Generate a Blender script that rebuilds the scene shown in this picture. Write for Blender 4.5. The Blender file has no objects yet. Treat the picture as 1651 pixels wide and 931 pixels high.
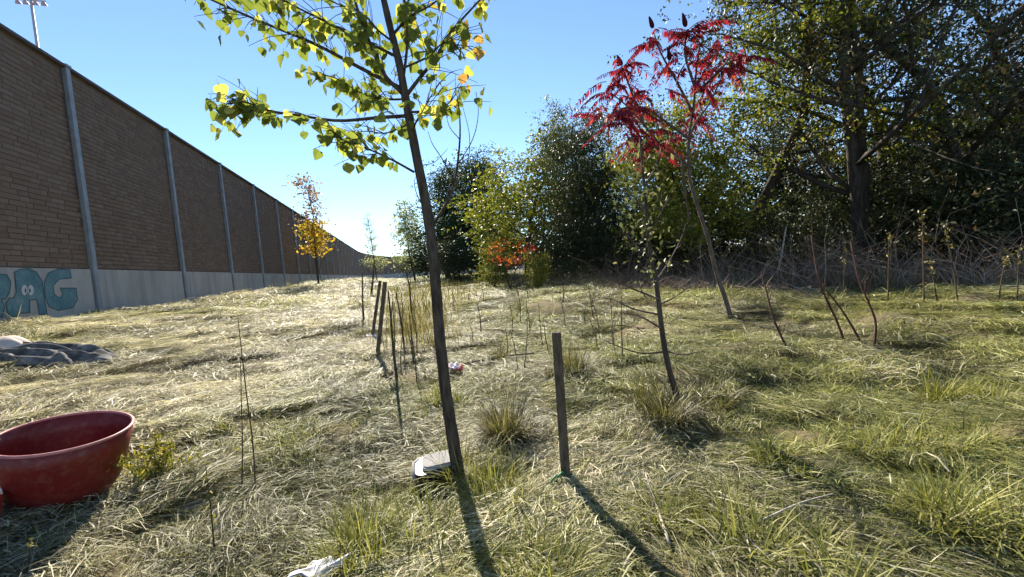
import bpy, math, random
import numpy as np
from mathutils import Vector, Matrix

# ------------------------------------------------------------------ camera, sky, sun, exposure
PW, PH, FPX = 1651.0, 931.0, 642.0          # photograph size and focal length in its pixels
CAM_Z = 1.25
YAW, PITCH, ROLL = math.radians(15.85), math.radians(3.1), math.radians(4.75)
SUN_ELEV, SUN_AZ = math.radians(33.0), math.radians(-1.2)

S = bpy.context.scene
COL = S.collection
cam_d = bpy.data.cameras.new('camera'); cam = bpy.data.objects.new('camera', cam_d); COL.objects.link(cam)
cam_d.sensor_width = 36.0; cam_d.sensor_fit = 'HORIZONTAL'; cam_d.lens = 36.0*FPX/PW
cam_d.clip_start = 0.05; cam_d.clip_end = 5000
fw = Vector((math.sin(YAW)*math.cos(PITCH), math.cos(YAW)*math.cos(PITCH), -math.sin(PITCH)))
r0 = Vector((math.cos(YAW), -math.sin(YAW), 0)); u0 = r0.cross(fw)
cR = math.cos(ROLL)*r0 - math.sin(ROLL)*u0; cU = math.sin(ROLL)*r0 + math.cos(ROLL)*u0
CAM = Vector((0, 0, CAM_Z))
cam.matrix_world = Matrix(((cR.x, cU.x, -fw.x, CAM.x), (cR.y, cU.y, -fw.y, CAM.y), (cR.z, cU.z, -fw.z, CAM.z), (0, 0, 0, 1)))
S.camera = cam

W = bpy.data.worlds.new('World'); S.world = W; W.use_nodes = True
wn = W.node_tree.nodes; wl = W.node_tree.links
sky = wn.new('ShaderNodeTexSky'); sky.sky_type = 'NISHITA'; sky.sun_disc = False
sky.sun_elevation = SUN_ELEV; sky.sun_rotation = SUN_AZ
sky.altitude = 100; sky.air_density = 1.0; sky.dust_density = 0.0; sky.ozone_density = 4.0
wl.new(sky.outputs[0], wn['Background'].inputs[0]); wn['Background'].inputs[1].default_value = 0.077
sun_d = bpy.data.lights.new('sun', 'SUN'); sun = bpy.data.objects.new('sun', sun_d); COL.objects.link(sun)
sun_d.energy = 5.0; sun_d.angle = math.radians(0.53); sun_d.color = (1.0, 0.92, 0.77)
sdir = Vector((math.sin(SUN_AZ)*math.cos(SUN_ELEV), math.cos(SUN_AZ)*math.cos(SUN_ELEV), math.sin(SUN_ELEV)))
sun.rotation_euler = (-sdir).to_track_quat('-Z', 'Y').to_euler(); sun.location = (0, 0, 30)
S.view_settings.view_transform = 'Standard'; S.view_settings.look = 'None'
S.view_settings.gamma = 1.0; S.view_settings.use_curve_mapping = False; S.view_settings.exposure = 1.52
S.render.engine = 'CYCLES'
S.cycles.max_bounces = 4; S.cycles.transparent_max_bounces = 4
S.cycles.diffuse_bounces = 2; S.cycles.glossy_bounces = 1; S.cycles.transmission_bounces = 2
S.cycles.use_adaptive_sampling = True; S.cycles.adaptive_threshold = 0.05

# ------------------------------------------------------------------ helpers: terrain, pixels to places
rng = np.random.default_rng(7)
random.seed(7)
_wv = [(rng.normal(0, 1)*k, rng.normal(0, 1)*k, rng.uniform(0, 6.28), a) for k, a in
       ((.9, .05), (1.2, .045), (1.8, .03), (2.2, .03), (3.2, .018), (4.5, .022), (5.5, .02), (7, .016), (6.2, .016))]
def smooth(t): t = np.clip(t, 0, 1); return t*t*(3-2*t)
def gh(x, y, bumps=True):
    x = np.asarray(x, float); y = np.asarray(y, float)
    c = -1.2 + np.clip(.007*(y-8), 0, .28)
    w = np.clip(-.33 + .012*(y-11), -.45, -.06)
    t = np.clip((-.3-x)/6.3, 0, 1)
    z = c + (w-c)*(t*.75+.25*smooth(t))
    z = z + .14*smooth((x-2)/4) - .35*smooth((x-8.5)/3)
    if bumps:
        f = 1/(1+np.hypot(x, y)/40)
        for kx, ky, p, a in _wv: z = z + a*f*(1+.9*smooth((x-.8)/2)*smooth((12-x)/3))*np.sin(kx*x+ky*y+p)
    return z + CAM_Z
def field(x, y, s, seed):
    r = np.random.default_rng(seed); v = 0
    for k in range(7):
        a = r.uniform(0, 6.28); f = s*r.uniform(.6, 2.2)
        v = v + np.sin((x*math.cos(a)+y*math.sin(a))*f + r.uniform(0, 6.28))
    return v/2.6
def P(px, py, Z):                                     # the place seen at a pixel at depth Z
    return CAM + fw*Z + cR*((px-PW/2)/FPX*Z) + cU*((PH/2-py)/FPX*Z)
def G(px, py):                                        # where the ray through a pixel meets the ground
    d = P(px, py, 1.0) - CAM; t = np.geomspace(.5, 300, 4000)
    z = CAM_Z + d.z*t - gh(d.x*t, d.y*t); i = int(np.argmax(z < 0))
    q = CAM + d*float(t[i]); return Vector((q.x, q.y, float(gh(q.x, q.y)))), float(t[i])
def XY(px, Z):                                        # ground under a column of the photo at depth Z
    q = P(px, 440, Z); return Vector((q.x, q.y, float(gh(q.x, q.y))))

# ------------------------------------------------------------------ helpers: objects
def tag(o, label=None, cat=None, group=None, kind=None):
    if label: o['label'] = label
    if cat: o['category'] = cat
    if group: o['group'] = group
    if kind: o['kind'] = kind
    return o
def empty(name, loc, label, cat, group=None, rz=0):
    o = bpy.data.objects.new(name, None); COL.objects.link(o); o.location = loc; o.rotation_euler = (0, 0, rz)
    o.empty_display_size = .2
    return tag(o, label, cat, group)
def link(name, me, parent=None, world=False):
    o = bpy.data.objects.new(name, me); COL.objects.link(o)
    if parent:
        o.parent = parent
        if world: o.location = -Vector(parent.location)
    return o
def np_mesh(name, V, F, m, attrs=None, smoothed=False):
    V = np.asarray(V, np.float32).reshape(-1, 3); me = bpy.data.meshes.new(name)
    k = F.shape[1]; n = len(F)
    me.vertices.add(len(V)); me.vertices.foreach_set('co', V.ravel())
    me.loops.add(n*k); me.loops.foreach_set('vertex_index', F.astype(np.int32).ravel())
    me.polygons.add(n); me.polygons.foreach_set('loop_start', np.arange(0, n*k, k, dtype=np.int32))
    if smoothed: me.polygons.foreach_set('use_smooth', np.ones(n, bool))
    for a, (dom, vals) in (attrs or {}).items():
        at = me.attributes.new(a, 'FLOAT', dom); at.data.foreach_set('value', np.asarray(vals, np.float32))
    me.update(calc_edges=True); me.materials.append(m); return me
class MB:
    def __init__(s): s.v = []; s.f = []; s.r = []
    def add(s, vs, fs, r=None):
        o = len(s.v); s.v += [tuple(p) for p in vs]; s.f += [tuple(i+o for i in f) for f in fs]
        s.r += [random.random() if r is None else r]*len(vs); return s
    def box(s, c, d, rot=None, r=None):
        x, y, z = (q/2 for q in d)
        vs = [Vector(p) for p in ((-x,-y,-z),(x,-y,-z),(x,y,-z),(-x,y,-z),(-x,-y,z),(x,-y,z),(x,y,z),(-x,y,z))]
        if rot is not None: vs = [rot @ p for p in vs]
        return s.add([p+Vector(c) for p in vs], [(3,2,1,0),(4,5,6,7),(0,1,5,4),(1,2,6,5),(2,3,7,6),(3,0,4,7)], r)
    def tube(s, pts, rad, n=8, cap=True, r=None, wob=0):
        pts = [Vector(p) for p in pts]
        if not hasattr(rad, '__len__'): rad = [rad]*len(pts)
        vs = []; a = None
        for i, p in enumerate(pts):
            t = (pts[min(i+1, len(pts)-1)]-pts[max(i-1, 0)]).normalized()
            if a is None: a = t.orthogonal().normalized()
            else:
                a = a - t*a.dot(t)
                a = a.normalized() if a.length > 1e-6 else t.orthogonal().normalized()
            b = t.cross(a)
            for k in range(n):
                w = rad[i]*(1+(random.uniform(-wob, wob) if wob else 0))
                vs.append(p + (a*math.cos(6.2832*k/n) + b*math.sin(6.2832*k/n))*w)
        fs = [(i*n+k, i*n+(k+1) % n, (i+1)*n+(k+1) % n, (i+1)*n+k) for i in range(len(pts)-1) for k in range(n)]
        if cap and n > 3: fs += [tuple(reversed(range(n))), tuple(range((len(pts)-1)*n, len(pts)*n))]
        return s.add(vs, fs, r)
    def lathe(s, prof, n=32, c=(0, 0, 0), r=None):
        vs = [(c[0]+R*math.cos(6.2832*k/n), c[1]+R*math.sin(6.2832*k/n), c[2]+z) for R, z in prof for k in range(n)]
        fs = [(i*n+k, i*n+(k+1) % n, (i+1)*n+(k+1) % n, (i+1)*n+k) for i in range(len(prof)-1) for k in range(n)]
        return s.add(vs, fs, r)
    def mesh(s, name, m, smoothed=False):
        me = bpy.data.meshes.new(name); me.from_pydata(s.v, [], s.f)
        at = me.attributes.new('rnd', 'FLOAT', 'POINT'); at.data.foreach_set('value', np.array(s.r, np.float32))
        if smoothed: me.polygons.foreach_set('use_smooth', np.ones(len(me.polygons), bool))
        me.update(); me.materials.append(m); return me
    def build(s, name, m, parent=None, smoothed=False, world=False):
        return link(name, s.mesh(name, m, smoothed), parent, world)
def curve(pts, n=24):                                 # Catmull-Rom through the points
    p = [Vector(q) for q in pts]; p = [p[0]*2-p[1]] + p + [p[-1]*2-p[-2]]; out = []
    segs = len(p)-3
    for i in range(n+1):
        f = i/n*segs; k = min(int(f), segs-1); t = f-k; a, b, c, d = p[k:k+4]
        out.append(.5*((2*b)+(c-a)*t+(2*a-5*b+4*c-d)*t*t+(3*b-a-3*c+d)*t**3))
    return out

# ------------------------------------------------------------------ materials
class M:
    def __init__(s, name, rough=.8, spec=.3):
        s.m = bpy.data.materials.new(name); s.m.use_nodes = True; s.t = s.m.node_tree; s.N = s.t.nodes; s.L = s.t.links
        s.b = s.N['Principled BSDF']; s.b.inputs['Roughness'].default_value = rough; s.b.inputs['Specular IOR Level'].default_value = spec
        s.out = s.N['Material Output']
    def n(s, typ, **kw):
        x = s.N.new(typ)
        for k, v in kw.items():
            if k.startswith('i_'): x.inputs[k[2:].replace('_', ' ')].default_value = v
            else: setattr(x, k, v)
        return x
    def noise(s, scale, detail=4, rough=.6, stretch=None, coord='Object'):
        tc = s.n('ShaderNodeTexCoord'); nz = s.n('ShaderNodeTexNoise'); nz.inputs['Scale'].default_value = scale
        nz.inputs['Detail'].default_value = detail; nz.inputs['Roughness'].default_value = rough
        if stretch:
            mp = s.n('ShaderNodeMapping'); mp.inputs['Scale'].default_value = stretch
            s.L.new(tc.outputs[coord], mp.inputs[0]); s.L.new(mp.outputs[0], nz.inputs[0])
        else: s.L.new(tc.outputs[coord], nz.inputs[0])
        return nz.outputs[0]
    def ramp(s, src, stops, mode='LINEAR'):
        r = s.n('ShaderNodeValToRGB'); r.color_ramp.interpolation = mode; e = r.color_ramp.elements
        while len(e) < len(stops): e.new(.5)
        for el, (p, c) in zip(e, stops): el.position = p; el.color = (*c, 1)
        s.L.new(src, r.inputs[0]); return r.outputs[0]
    def mix(s, f, a, b, typ='MIX'):
        x = s.n('ShaderNodeMix', data_type='RGBA', blend_type=typ)
        for i, v in ((0, f), (6, a), (7, b)):
            if hasattr(v, 'links'): s.L.new(v, x.inputs[i])
            else: x.inputs[i].default_value = v if i == 0 else (*v, 1)
        return x.outputs[2]
    def math(s, op, a, b):
        x = s.n('ShaderNodeMath', operation=op)
        for i, v in enumerate((a, b)):
            if hasattr(v, 'links'): s.L.new(v, x.inputs[i])
            else: x.inputs[i].default_value = v
        return x.outputs[0]
    def attr(s, name, typ='GEOMETRY'):
        return s.n('ShaderNodeAttribute', attribute_name=name, attribute_type=typ).outputs['Fac']
    def objrnd(s): return s.n('ShaderNodeObjectInfo').outputs['Random']
    def color(s, c):
        if hasattr(c, 'links'): s.L.new(c, s.b.inputs['Base Color'])
        else: s.b.inputs['Base Color'].default_value = (*c, 1)
        s.c = c; return s
    def bump(s, src, strength=.5, dist=.02):
        b = s.n('ShaderNodeBump'); b.inputs['Strength'].default_value = strength; b.inputs['Distance'].default_value = dist
        s.L.new(src, b.inputs['Height']); s.L.new(b.outputs[0], s.b.inputs['Normal']); return s
    def translucent(s, f, tint=None):
        t = s.n('ShaderNodeBsdfTranslucent'); c = s.c if tint is None else s.mix(1.0, s.c, tint, 'MULTIPLY')
        if hasattr(c, 'links'): s.L.new(c, t.inputs[0])
        else: t.inputs[0].default_value = (*c, 1)
        x = s.n('ShaderNodeMixShader'); x.inputs[0].default_value = f
        s.L.new(s.b.outputs[0], x.inputs[1]); s.L.new(t.outputs[0], x.inputs[2]); s.L.new(x.outputs[0], s.out.inputs[0]); return s

def plain(name, c, rough=.7, spec=.3, var=.25, scale=20, bump=.15, bdist=.005):
    m = M(name, rough, spec); nz = m.noise(scale)
    m.color(m.ramp(nz, [(.3, tuple(q*(1-var) for q in c)), (.7, tuple(min(1, q*(1+var)) for q in c))])); m.bump(nz, bump, bdist); return m.m
def bark_mat(name, a, b, scale=18, dist=.015):
    m = M(name, .9, .15); nz = m.noise(scale, 6, .65, (1, 1, .22)); m.color(m.ramp(nz, [(.35, a), (.68, b)])); m.bump(nz, .8, dist); return m.m
def leaf_mat(name, stops, trans=.45, rough=.5, obj=False, tint=(1.0, 1.0, .55), spec=.22):
    m = M(name, rough, spec); m.color(m.ramp(m.objrnd() if obj else m.attr('rnd'), stops)); m.translucent(trans, tint); return m.m

m = M('soil', .95, .1); nz = m.noise(2.2, 6); n2 = m.noise(25, 5)
m.color(m.mix(n2, m.ramp(nz, [(.35, (.07, .055, .03)), (.65, (.14, .12, .06))]), (.17, .14, .08))); m.bump(n2, .7, .04); SOIL = m.m
m = M('grass', .55, .3); r1 = m.attr('rnd'); r2 = m.attr('pick'); gi = m.attr('green', 'INSTANCER'); ti = m.attr('tone', 'INSTANCER')
dry = m.ramp(r1, [(0, (.09, .07, .045)), (.22, (.32, .275, .185)), (.65, (.56, .505, .335)), (1, (.71, .66, .48))])
grn = m.ramp(r1, [(0, (.06, .075, .02)), (.4, (.165, .18, .05)), (.75, (.29, .29, .09)), (1, (.44, .41, .17))])
sel = m.math('LESS_THAN', r2, gi)
cc = m.mix(sel, dry, grn)
tn = m.n('ShaderNodeHueSaturation'); m.L.new(cc, tn.inputs['Color']); m.L.new(ti, tn.inputs['Value'])
m.color(tn.outputs[0]); m.translucent(.42, (1, 1, .85)); GRASS = m.m

m = M('wall_brick', .9, .2); nz = m.noise(14, 5); v = m.math('FRACT', m.math('ADD', m.objrnd(), m.attr('rnd')), 0)
c0 = m.ramp(v, [(0, (.185, .125, .09)), (.4, (.205, .143, .105)), (.75, (.225, .16, .12)), (1, (.24, .175, .135))])
m.color(m.mix(m.math('MULTIPLY', nz, .5), c0, (.15, .11, .085))); m.bump(nz, .3, .006); BRICK = m.m
JOINT = plain('wall_core', (.185, .13, .098), .95, .1, .2, 6, .3, .01)
m = M('wall_concrete', .9, .2); nz = m.noise(1.6, 6, .65, (1, 1, .5)); n2 = m.noise(40, 3)
m.color(m.mix(m.math('MULTIPLY', n2, .3), m.ramp(nz, [(.3, (.33, .32, .31)), (.7, (.47, .46, .44))]), (.28, .27, .26))); m.bump(n2, .25, .004); m.color(m.mix(m.ramp(m.noise(2.4, 5, .7, (1, 1, .07)), [(.5, (0, 0, 0)), (.72, (.55, .55, .55))]), m.c, (.17, .165, .15))); CONC = m.m
POST = plain('wall_post', (.25, .275, .305), .6, .4, .18, 5, .1, .003)
COPE = plain('wall_coping', (.10, .085, .085), .8, .3, .2, 5)
m = M('teal_paint', .7, .3); nz = m.noise(4, 6, .7); n2 = m.noise(30, 4); m.color(m.mix(m.ramp(n2, [(.52, (0, 0, 0)), (.75, (.5, .5, .5))]), m.ramp(nz, [(.3, (.055, .15, .185)), (.55, (.10, .215, .25)), (.75, (.19, .27, .29))]), (.3, .31, .31))); TEAL = m.m
TEALD = plain('dark_teal_paint', (.03, .09, .12), .6, .4, .25, 5, .03)
WPAINT = plain('white_paint', (.5, .52, .54), .6, .4, .1, 8, .03)
BARK_P = bark_mat('poplar_bark', (.035, .026, .02), (.11, .085, .065), 30, .006)
BARK = bark_mat('tree_bark', (.03, .025, .02), (.10, .085, .07), 9, .03)
BARK_S = bark_mat('sumac_bark', (.06, .045, .038), (.16, .125, .10), 25, .006)
TWIG = plain('dead_twig', (.10, .075, .065), .9, .1, .5, 9)
m = M('dead_brush', .9, .1); m.color(m.ramp(m.attr('rnd'), [(0, (.09, .058, .042)), (.5, (.19, .13, .098)), (.85, (.30, .22, .165)), (1, (.44, .36, .28))])); BRUSH = m.m
STALK = plain('weed_stalk', (.085, .06, .035), .9, .1, .4, 12); STALKR = plain('red_stalk', (.09, .045, .035), .85, .15, .35, 12)
STALKG = plain('green_stalk', (.12, .13, .05), .85, .15, .35, 12)
WOOD = bark_mat('stake_wood', (.06, .045, .03), (.16, .12, .08), 40, .003)
LF_P = leaf_mat('poplar_leaf', [(0, (.15, .19, .05)), (.35, (.28, .325, .08)), (.7, (.43, .445, .12)), (1, (.58, .54, .18))], .58, .7, True, spec=.1)
LF_PR = leaf_mat('poplar_leaf_yellow', [(0, (.46, .40, .06)), (.6, (.58, .42, .06)), (1, (.55, .30, .12))], .55, .7, True, spec=.1)
LF_RED = leaf_mat('sumac_leaflet', [(0, (.10, .03, .045)), (.4, (.20, .024, .04)), (.85, (.40, .035, .05)), (1, (.45, .12, .05))], .42, .65, False, (1, .6, .6), .12)
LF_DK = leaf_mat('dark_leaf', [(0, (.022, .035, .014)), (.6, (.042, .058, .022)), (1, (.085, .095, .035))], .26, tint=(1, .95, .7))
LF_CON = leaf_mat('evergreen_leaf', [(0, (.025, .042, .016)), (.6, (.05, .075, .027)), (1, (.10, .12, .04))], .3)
LF_YG = leaf_mat('yellow_green_leaf', [(0, (.09, .12, .02)), (.6, (.20, .22, .035)), (1, (.33, .29, .05))], .45)
LF_GG = leaf_mat('grey_green_leaf', [(0, (.065, .08, .035)), (.6, (.135, .145, .06)), (1, (.25, .235, .11))], .38, tint=(1, 1, .8))
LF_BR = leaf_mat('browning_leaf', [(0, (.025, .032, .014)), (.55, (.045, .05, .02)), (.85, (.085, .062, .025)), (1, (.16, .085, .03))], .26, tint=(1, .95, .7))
LF_OR = leaf_mat('orange_leaf', [(0, (.22, .23, .04)), (.35, (.48, .38, .06)), (.7, (.55, .27, .04)), (1, (.6, .45, .09))], .45)
LF_PK = leaf_mat('pinkish_leaf', [(0, (.20, .13, .09)), (.5, (.36, .24, .2)), (1, (.5, .36, .32))], .4)
LF_PALE = leaf_mat('pale_leaf', [(0, (.16, .2, .11)), (.6, (.33, .36, .24)), (1, (.52, .53, .40))], .45)
LF_REDB = leaf_mat('red_shrub_leaf', [(0, (.3, .03, .02)), (.5, (.45, .05, .03)), (.8, (.5, .16, .03)), (1, (.45, .3, .05))], .45)
LF_WD = leaf_mat('weed_leaf', [(0, (.12, .15, .03)), (.5, (.28, .27, .05)), (1, (.48, .36, .07))], .4)
LF_SEED2 = leaf_mat('dry_weed_blade', [(0, (.07, .06, .025)), (.5, (.17, .15, .06)), (.8, (.28, .24, .11)), (1, (.45, .38, .22))], .35)
LF_SEED = leaf_mat('seed_fluff', [(0, (.22, .2, .12)), (.6, (.36, .34, .2)), (1, (.5, .42, .2))], .4)

# ------------------------------------------------------------------ ground
na, nr = 300, 230
ang = np.linspace(0, 2*math.pi, na, endpoint=False); rad = np.concatenate([[.0], np.geomspace(.25, 900, nr-1)])
xx = np.outer(rad, np.sin(ang)).ravel(); yy = np.outer(rad, np.cos(ang)).ravel()
zz = gh(xx, yy)
i, j = np.meshgrid(np.arange(nr-1), np.arange(na), indexing='ij'); j2 = (j+1) % na
F = np.stack([i*na+j, i*na+j2, (i+1)*na+j2, (i+1)*na+j], -1).reshape(-1, 4)
tag(link('ground', np_mesh('ground', np.stack([xx, yy, zz], 1), F, SOIL, None, True)), 'cut straw covered field sloping up to the wall', None, None, 'structure')

# ------------------------------------------------------------------ noise wall
WX = -6.73; WY1 = 11.46; SP = 4.0; WTOP = CAM_Z+5.25; CTOP = CAM_Z+.74
wall = empty('noise_wall', (WX, WY1, float(gh(WX, WY1))), 'long tall brown block noise wall with grey posts and concrete base', 'wall')
wpts = []                                              # the posts' feet: straight, then bending right far away
p = Vector((WX, WY1-SP*2)); a = 0.0
for k in range(56):
    wpts.append((p.x, p.y, a))
    if k > 18: a = min(a+math.radians(2.4), math.radians(70))
    p = p + Vector((math.sin(a), math.cos(a)))*SP
def post_mesh(h):
    b = MB()
    b.box((.09, 0, h/2), (.03, .12, h)); b.box((-.13, 0, h/2), (.03, .12, h)); b.box((-.02, 0, h/2), (.19, .05, h))
    b.box((.0, 0, h+.035), (.26, .15, .05)); return b.mesh('post', POST)
PM = post_mesh(1.0+5.25+.01)
bricks = []; stuffV = []; stuffR = []; cope = MB()
for k in range(len(wpts)-1):
    x, y, a = wpts[k]; x2, y2, a2 = wpts[k+1]; am = math.atan2(x2-x, y2-y)
    R = Matrix.Rotation(-am, 3, 'Z')
    o = link('post', PM, wall); o.location = Vector((x, y, CAM_Z-1.0))-wall.location; o.rotation_euler = (0, 0, -a)
    mid = Vector(((x+x2)/2, (y+y2)/2, 0)); L = math.hypot(x2-x, y2-y); dd = mid.length
    z0 = CAM_Z-1.1
    b = MB(); b.box((-.02, .02, (z0+CTOP)/2), (.14, L-.2, CTOP-z0))
    o = b.build('concrete_panel', CONC, wall); o.location = mid-Vector(wall.location); o.rotation_euler = (0, 0, -am)
    if k == 1: cpanel = o
    b = MB(); b.box((-.05, 0, (CTOP+.01+WTOP)/2), (.10, L-.06, WTOP-CTOP-.01))
    o = b.build('wall_panel', JOINT, wall); o.location = mid-Vector(wall.location); o.rotation_euler = (0, 0, -am)
    b = MB(); b.box((0, 0, WTOP+.03), (.2, L-.02, .06)); o = b.build('coping', COPE, wall); o.location = mid-Vector(wall.location); o.rotation_euler = (0, 0, -am)
    if k > 40: continue
    rh = .105; nrow = int((WTOP-CTOP-.02)/rh)
    for r in range(nrow):
        s = -L/2+.06; e = L/2-.06; zc = CTOP+.012+rh*(r+.5)
        while s < e-.01:
            w = random.choice((.16, .22, .3, .36, .42))
            if e-s-w < .16: w = e-s
            c = mid + R @ Vector((.003+random.uniform(-.009, .003), s+w/2, zc)); bricks.append((c, w-.008, rh-.009, -am, k))
            s += w
vis = [q for q in bricks if q[0].y > 8.9]
vis.sort(key=lambda q: (q[0]-CAM).length)
near = set(id(q) for q in vis[:300])
# a block of the wall face: a box with chamfered front edges
bm_ = MB(); f = .42
bm_.add([(0, -.5, -.5), (0, .5, -.5), (0, .5, .5), (0, -.5, .5), (.016, -.5*.985, -.5*.93), (.016, .5*.985, -.5*.93), (.016, .5*.985, .5*.93), (.016, -.5*.985, .5*.93)],
        [(4, 5, 6, 7), (0, 1, 5, 4), (1, 2, 6, 5), (2, 3, 7, 6), (3, 0, 4, 7)], 0)
BRM = bm_.mesh('brick', BRICK)
bv = np.array(bm_.v); bf = np.array(bm_.f); VV = []; RR = []
for q in bricks:
    c, w, h, az, k = q
    if id(q) in near:
        o = link('brick', BRM, wall); o.location = c-Vector(wall.location); o.scale = (1, w, h); o.rotation_euler = (0, 0, az)
    else:
        t = bv*np.array([1, w, h]); ca, sa = math.cos(az), math.sin(az)
        VV.append(np.stack([t[:, 0]*ca-t[:, 1]*sa+c.x-wall.location.x, t[:, 0]*sa+t[:, 1]*ca+c.y-wall.location.y, t[:, 2]+c.z-wall.location.z], 1)); RR.append(random.random())
nb = len(VV); FF = (bf[None]+(np.arange(nb)*8)[:, None, None]).reshape(-1, 4)
o = link('brick_facing', np_mesh('brick_facing', np.concatenate(VV), FF, BRICK, {'rnd': ('POINT', np.repeat(RR, 8))}), wall); tag(o, kind='stuff')

def on_wall(px, py, off):                              # pixel to the wall's concrete face
    d = P(px, py, 1)-CAM; t = (WX+off)/d.x; return CAM+d*t
def paint(name, pts, m, off, parent, lw=None):
    q = [on_wall(x, y, off) for x, y in pts]; b = MB()
    if lw is None:
        b.add(q, [tuple(range(len(q)))])
    else:
        n = len(q)
        for i in range(n):
            a, c = q[i], q[(i+1) % n]; t = (c-a).normalized(); nn = Vector((0, -t.z, t.y))*lw; e = t*lw*.6
            b.add([a-nn-e, c-nn+e, c+nn+e, a+nn-e], [(0, 1, 2, 3)])
            for v in b.v[-4:]: pass
    o = b.build(name, m, parent)
    o.location = -(Vector(wall.location)+Vector(parent.location)); o.rotation_euler = (0, 0, 0); return o
zp = lambda L: [(x/4.233, 400+y/4.233) for x, y in L]
gA = zp([(100, 165), (140, 148), (195, 142), (250, 165), (288, 225), (302, 330), (322, 455), (268, 452), (252, 352), (202, 356), (206, 440), (140, 448), (97, 480), (62, 468), (40, 380), (62, 345), (96, 340), (112, 300), (105, 230)])
gG = zp([(304, 235), (330, 172), (400, 142), (478, 150), (488, 205), (405, 214), (362, 258), (372, 318), (410, 342), (428, 318), (412, 275), (520, 275), (530, 350), (498, 408), (400, 428), (335, 400), (308, 330)])
gL = zp([(-90, 200), (-20, 178), (48, 184), (74, 232), (66, 300), (40, 345), (10, 352), (30, 400), (20, 470), (-60, 480), (-80, 350)])
for g in (gL, gA, gG): paint('graffiti_letter', g, TEAL, .054, cpanel)
for g in (gL, gA, gG): paint('graffiti_outline', g, TEALD, .057, cpanel, .009)
for cx in (168, 210):
    e = zp([(cx+20*math.cos(t), 288+36*math.sin(t)) for t in np.linspace(0, 6.283, 16, endpoint=False)]); paint('graffiti_eye', e, WPAINT, .060, cpanel)
    e = zp([(cx+(6 if cx < 190 else -6)+6*math.cos(t), 292+17*math.sin(t)) for t in np.linspace(0, 6.283, 10, endpoint=False)]); paint('graffiti_pupil', e, TEALD, .063, cpanel)

# ------------------------------------------------------------------ things behind and at the end of the wall
STEEL = plain('mast_steel', (.45, .42, .45), .5, .5, .1); LAMP = plain('lamp_housing', (.42, .30, .36), .5, .5, .2)
zb = P(64, 100, 38); t_ = P(53, 6, 38); bz = float(gh(zb.x, zb.y))
mast = empty('light_mast', (zb.x, zb.y, bz), 'thin grey floodlight mast rising behind the tall wall', 'light mast')
MB().tube([(0, 0, 0), (0, 0, (t_.z-bz)*.5), (0, 0, t_.z-bz+.3)], [.2, .15, .11], 10).build('pole', STEEL, mast, True)
MB().box((0, 0, t_.z-bz+.1), (2.2, .1, .1)).build('crossarm', STEEL, mast)
for dx in (-1.0, -.45, .3, .9):
    b = MB(); b.lathe([(.02, .0), (.13, -.05), (.24, -.32), (.2, -.34), (.0, -.28)], 12); o = b.build('floodlight', LAMP, mast); o.location = (dx, -.05, t_.z-bz+.02); o.rotation_euler = (.5, 0, 0)
q = XY(655, 190); FARB = plain('far_building', (.55, .56, .58), .8, .3, .05)
fb = empty('far_building', q, 'tiny pale flat roofed building beyond the far end of the wall', 'building')
MB().box((0, 0, 4.8), (22, 14, 9.6)).build('wall', FARB, fb); MB().box((0, 0, 9.8), (22.6, 14.6, .4)).build('roof', COPE, fb)
for k in range(6):
    o = MB().box((-9+3.6*k, -7.02, 7.4), (1.6, .06, 1.5)).build('window', plain('far_glass', (.1, .13, .16), .2, .6, .1) if k == 0 else bpy.data.materials['far_glass'], fb)

# ------------------------------------------------------------------ trees
def leaves_np(C, D, size, seed, fold=.25, aspect=.5):
    """rhombic folded leaves: centres C, axis D; returns verts, tris, rnd"""
    r = np.random.default_rng(seed); n = len(C)
    D = D/np.linalg.norm(D, axis=1, keepdims=True)
    T = r.normal(size=(n, 3)); Sd = np.cross(D, T); Sd /= np.linalg.norm(Sd, axis=1, keepdims=True)+1e-9
    N = np.cross(Sd, D); L = (size*r.uniform(.6, 1.35, n))[:, None]; Wd = L*aspect
    V = np.stack([C-D*L*.5, C+Sd*Wd*.5+N*L*fold*.4-D*L*.08, C+D*L*.5, C-Sd*Wd*.5+N*L*fold*.4-D*L*.08], 1).reshape(-1, 3)
    b = (np.arange(n)*4)[:, None]
    F = np.concatenate([b+np.array([[0, 1, 2]]), b+np.array([[0, 2, 3]])], 1).reshape(-1, 3)
    return V, F, np.repeat(r.random(n), 4)

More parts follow.
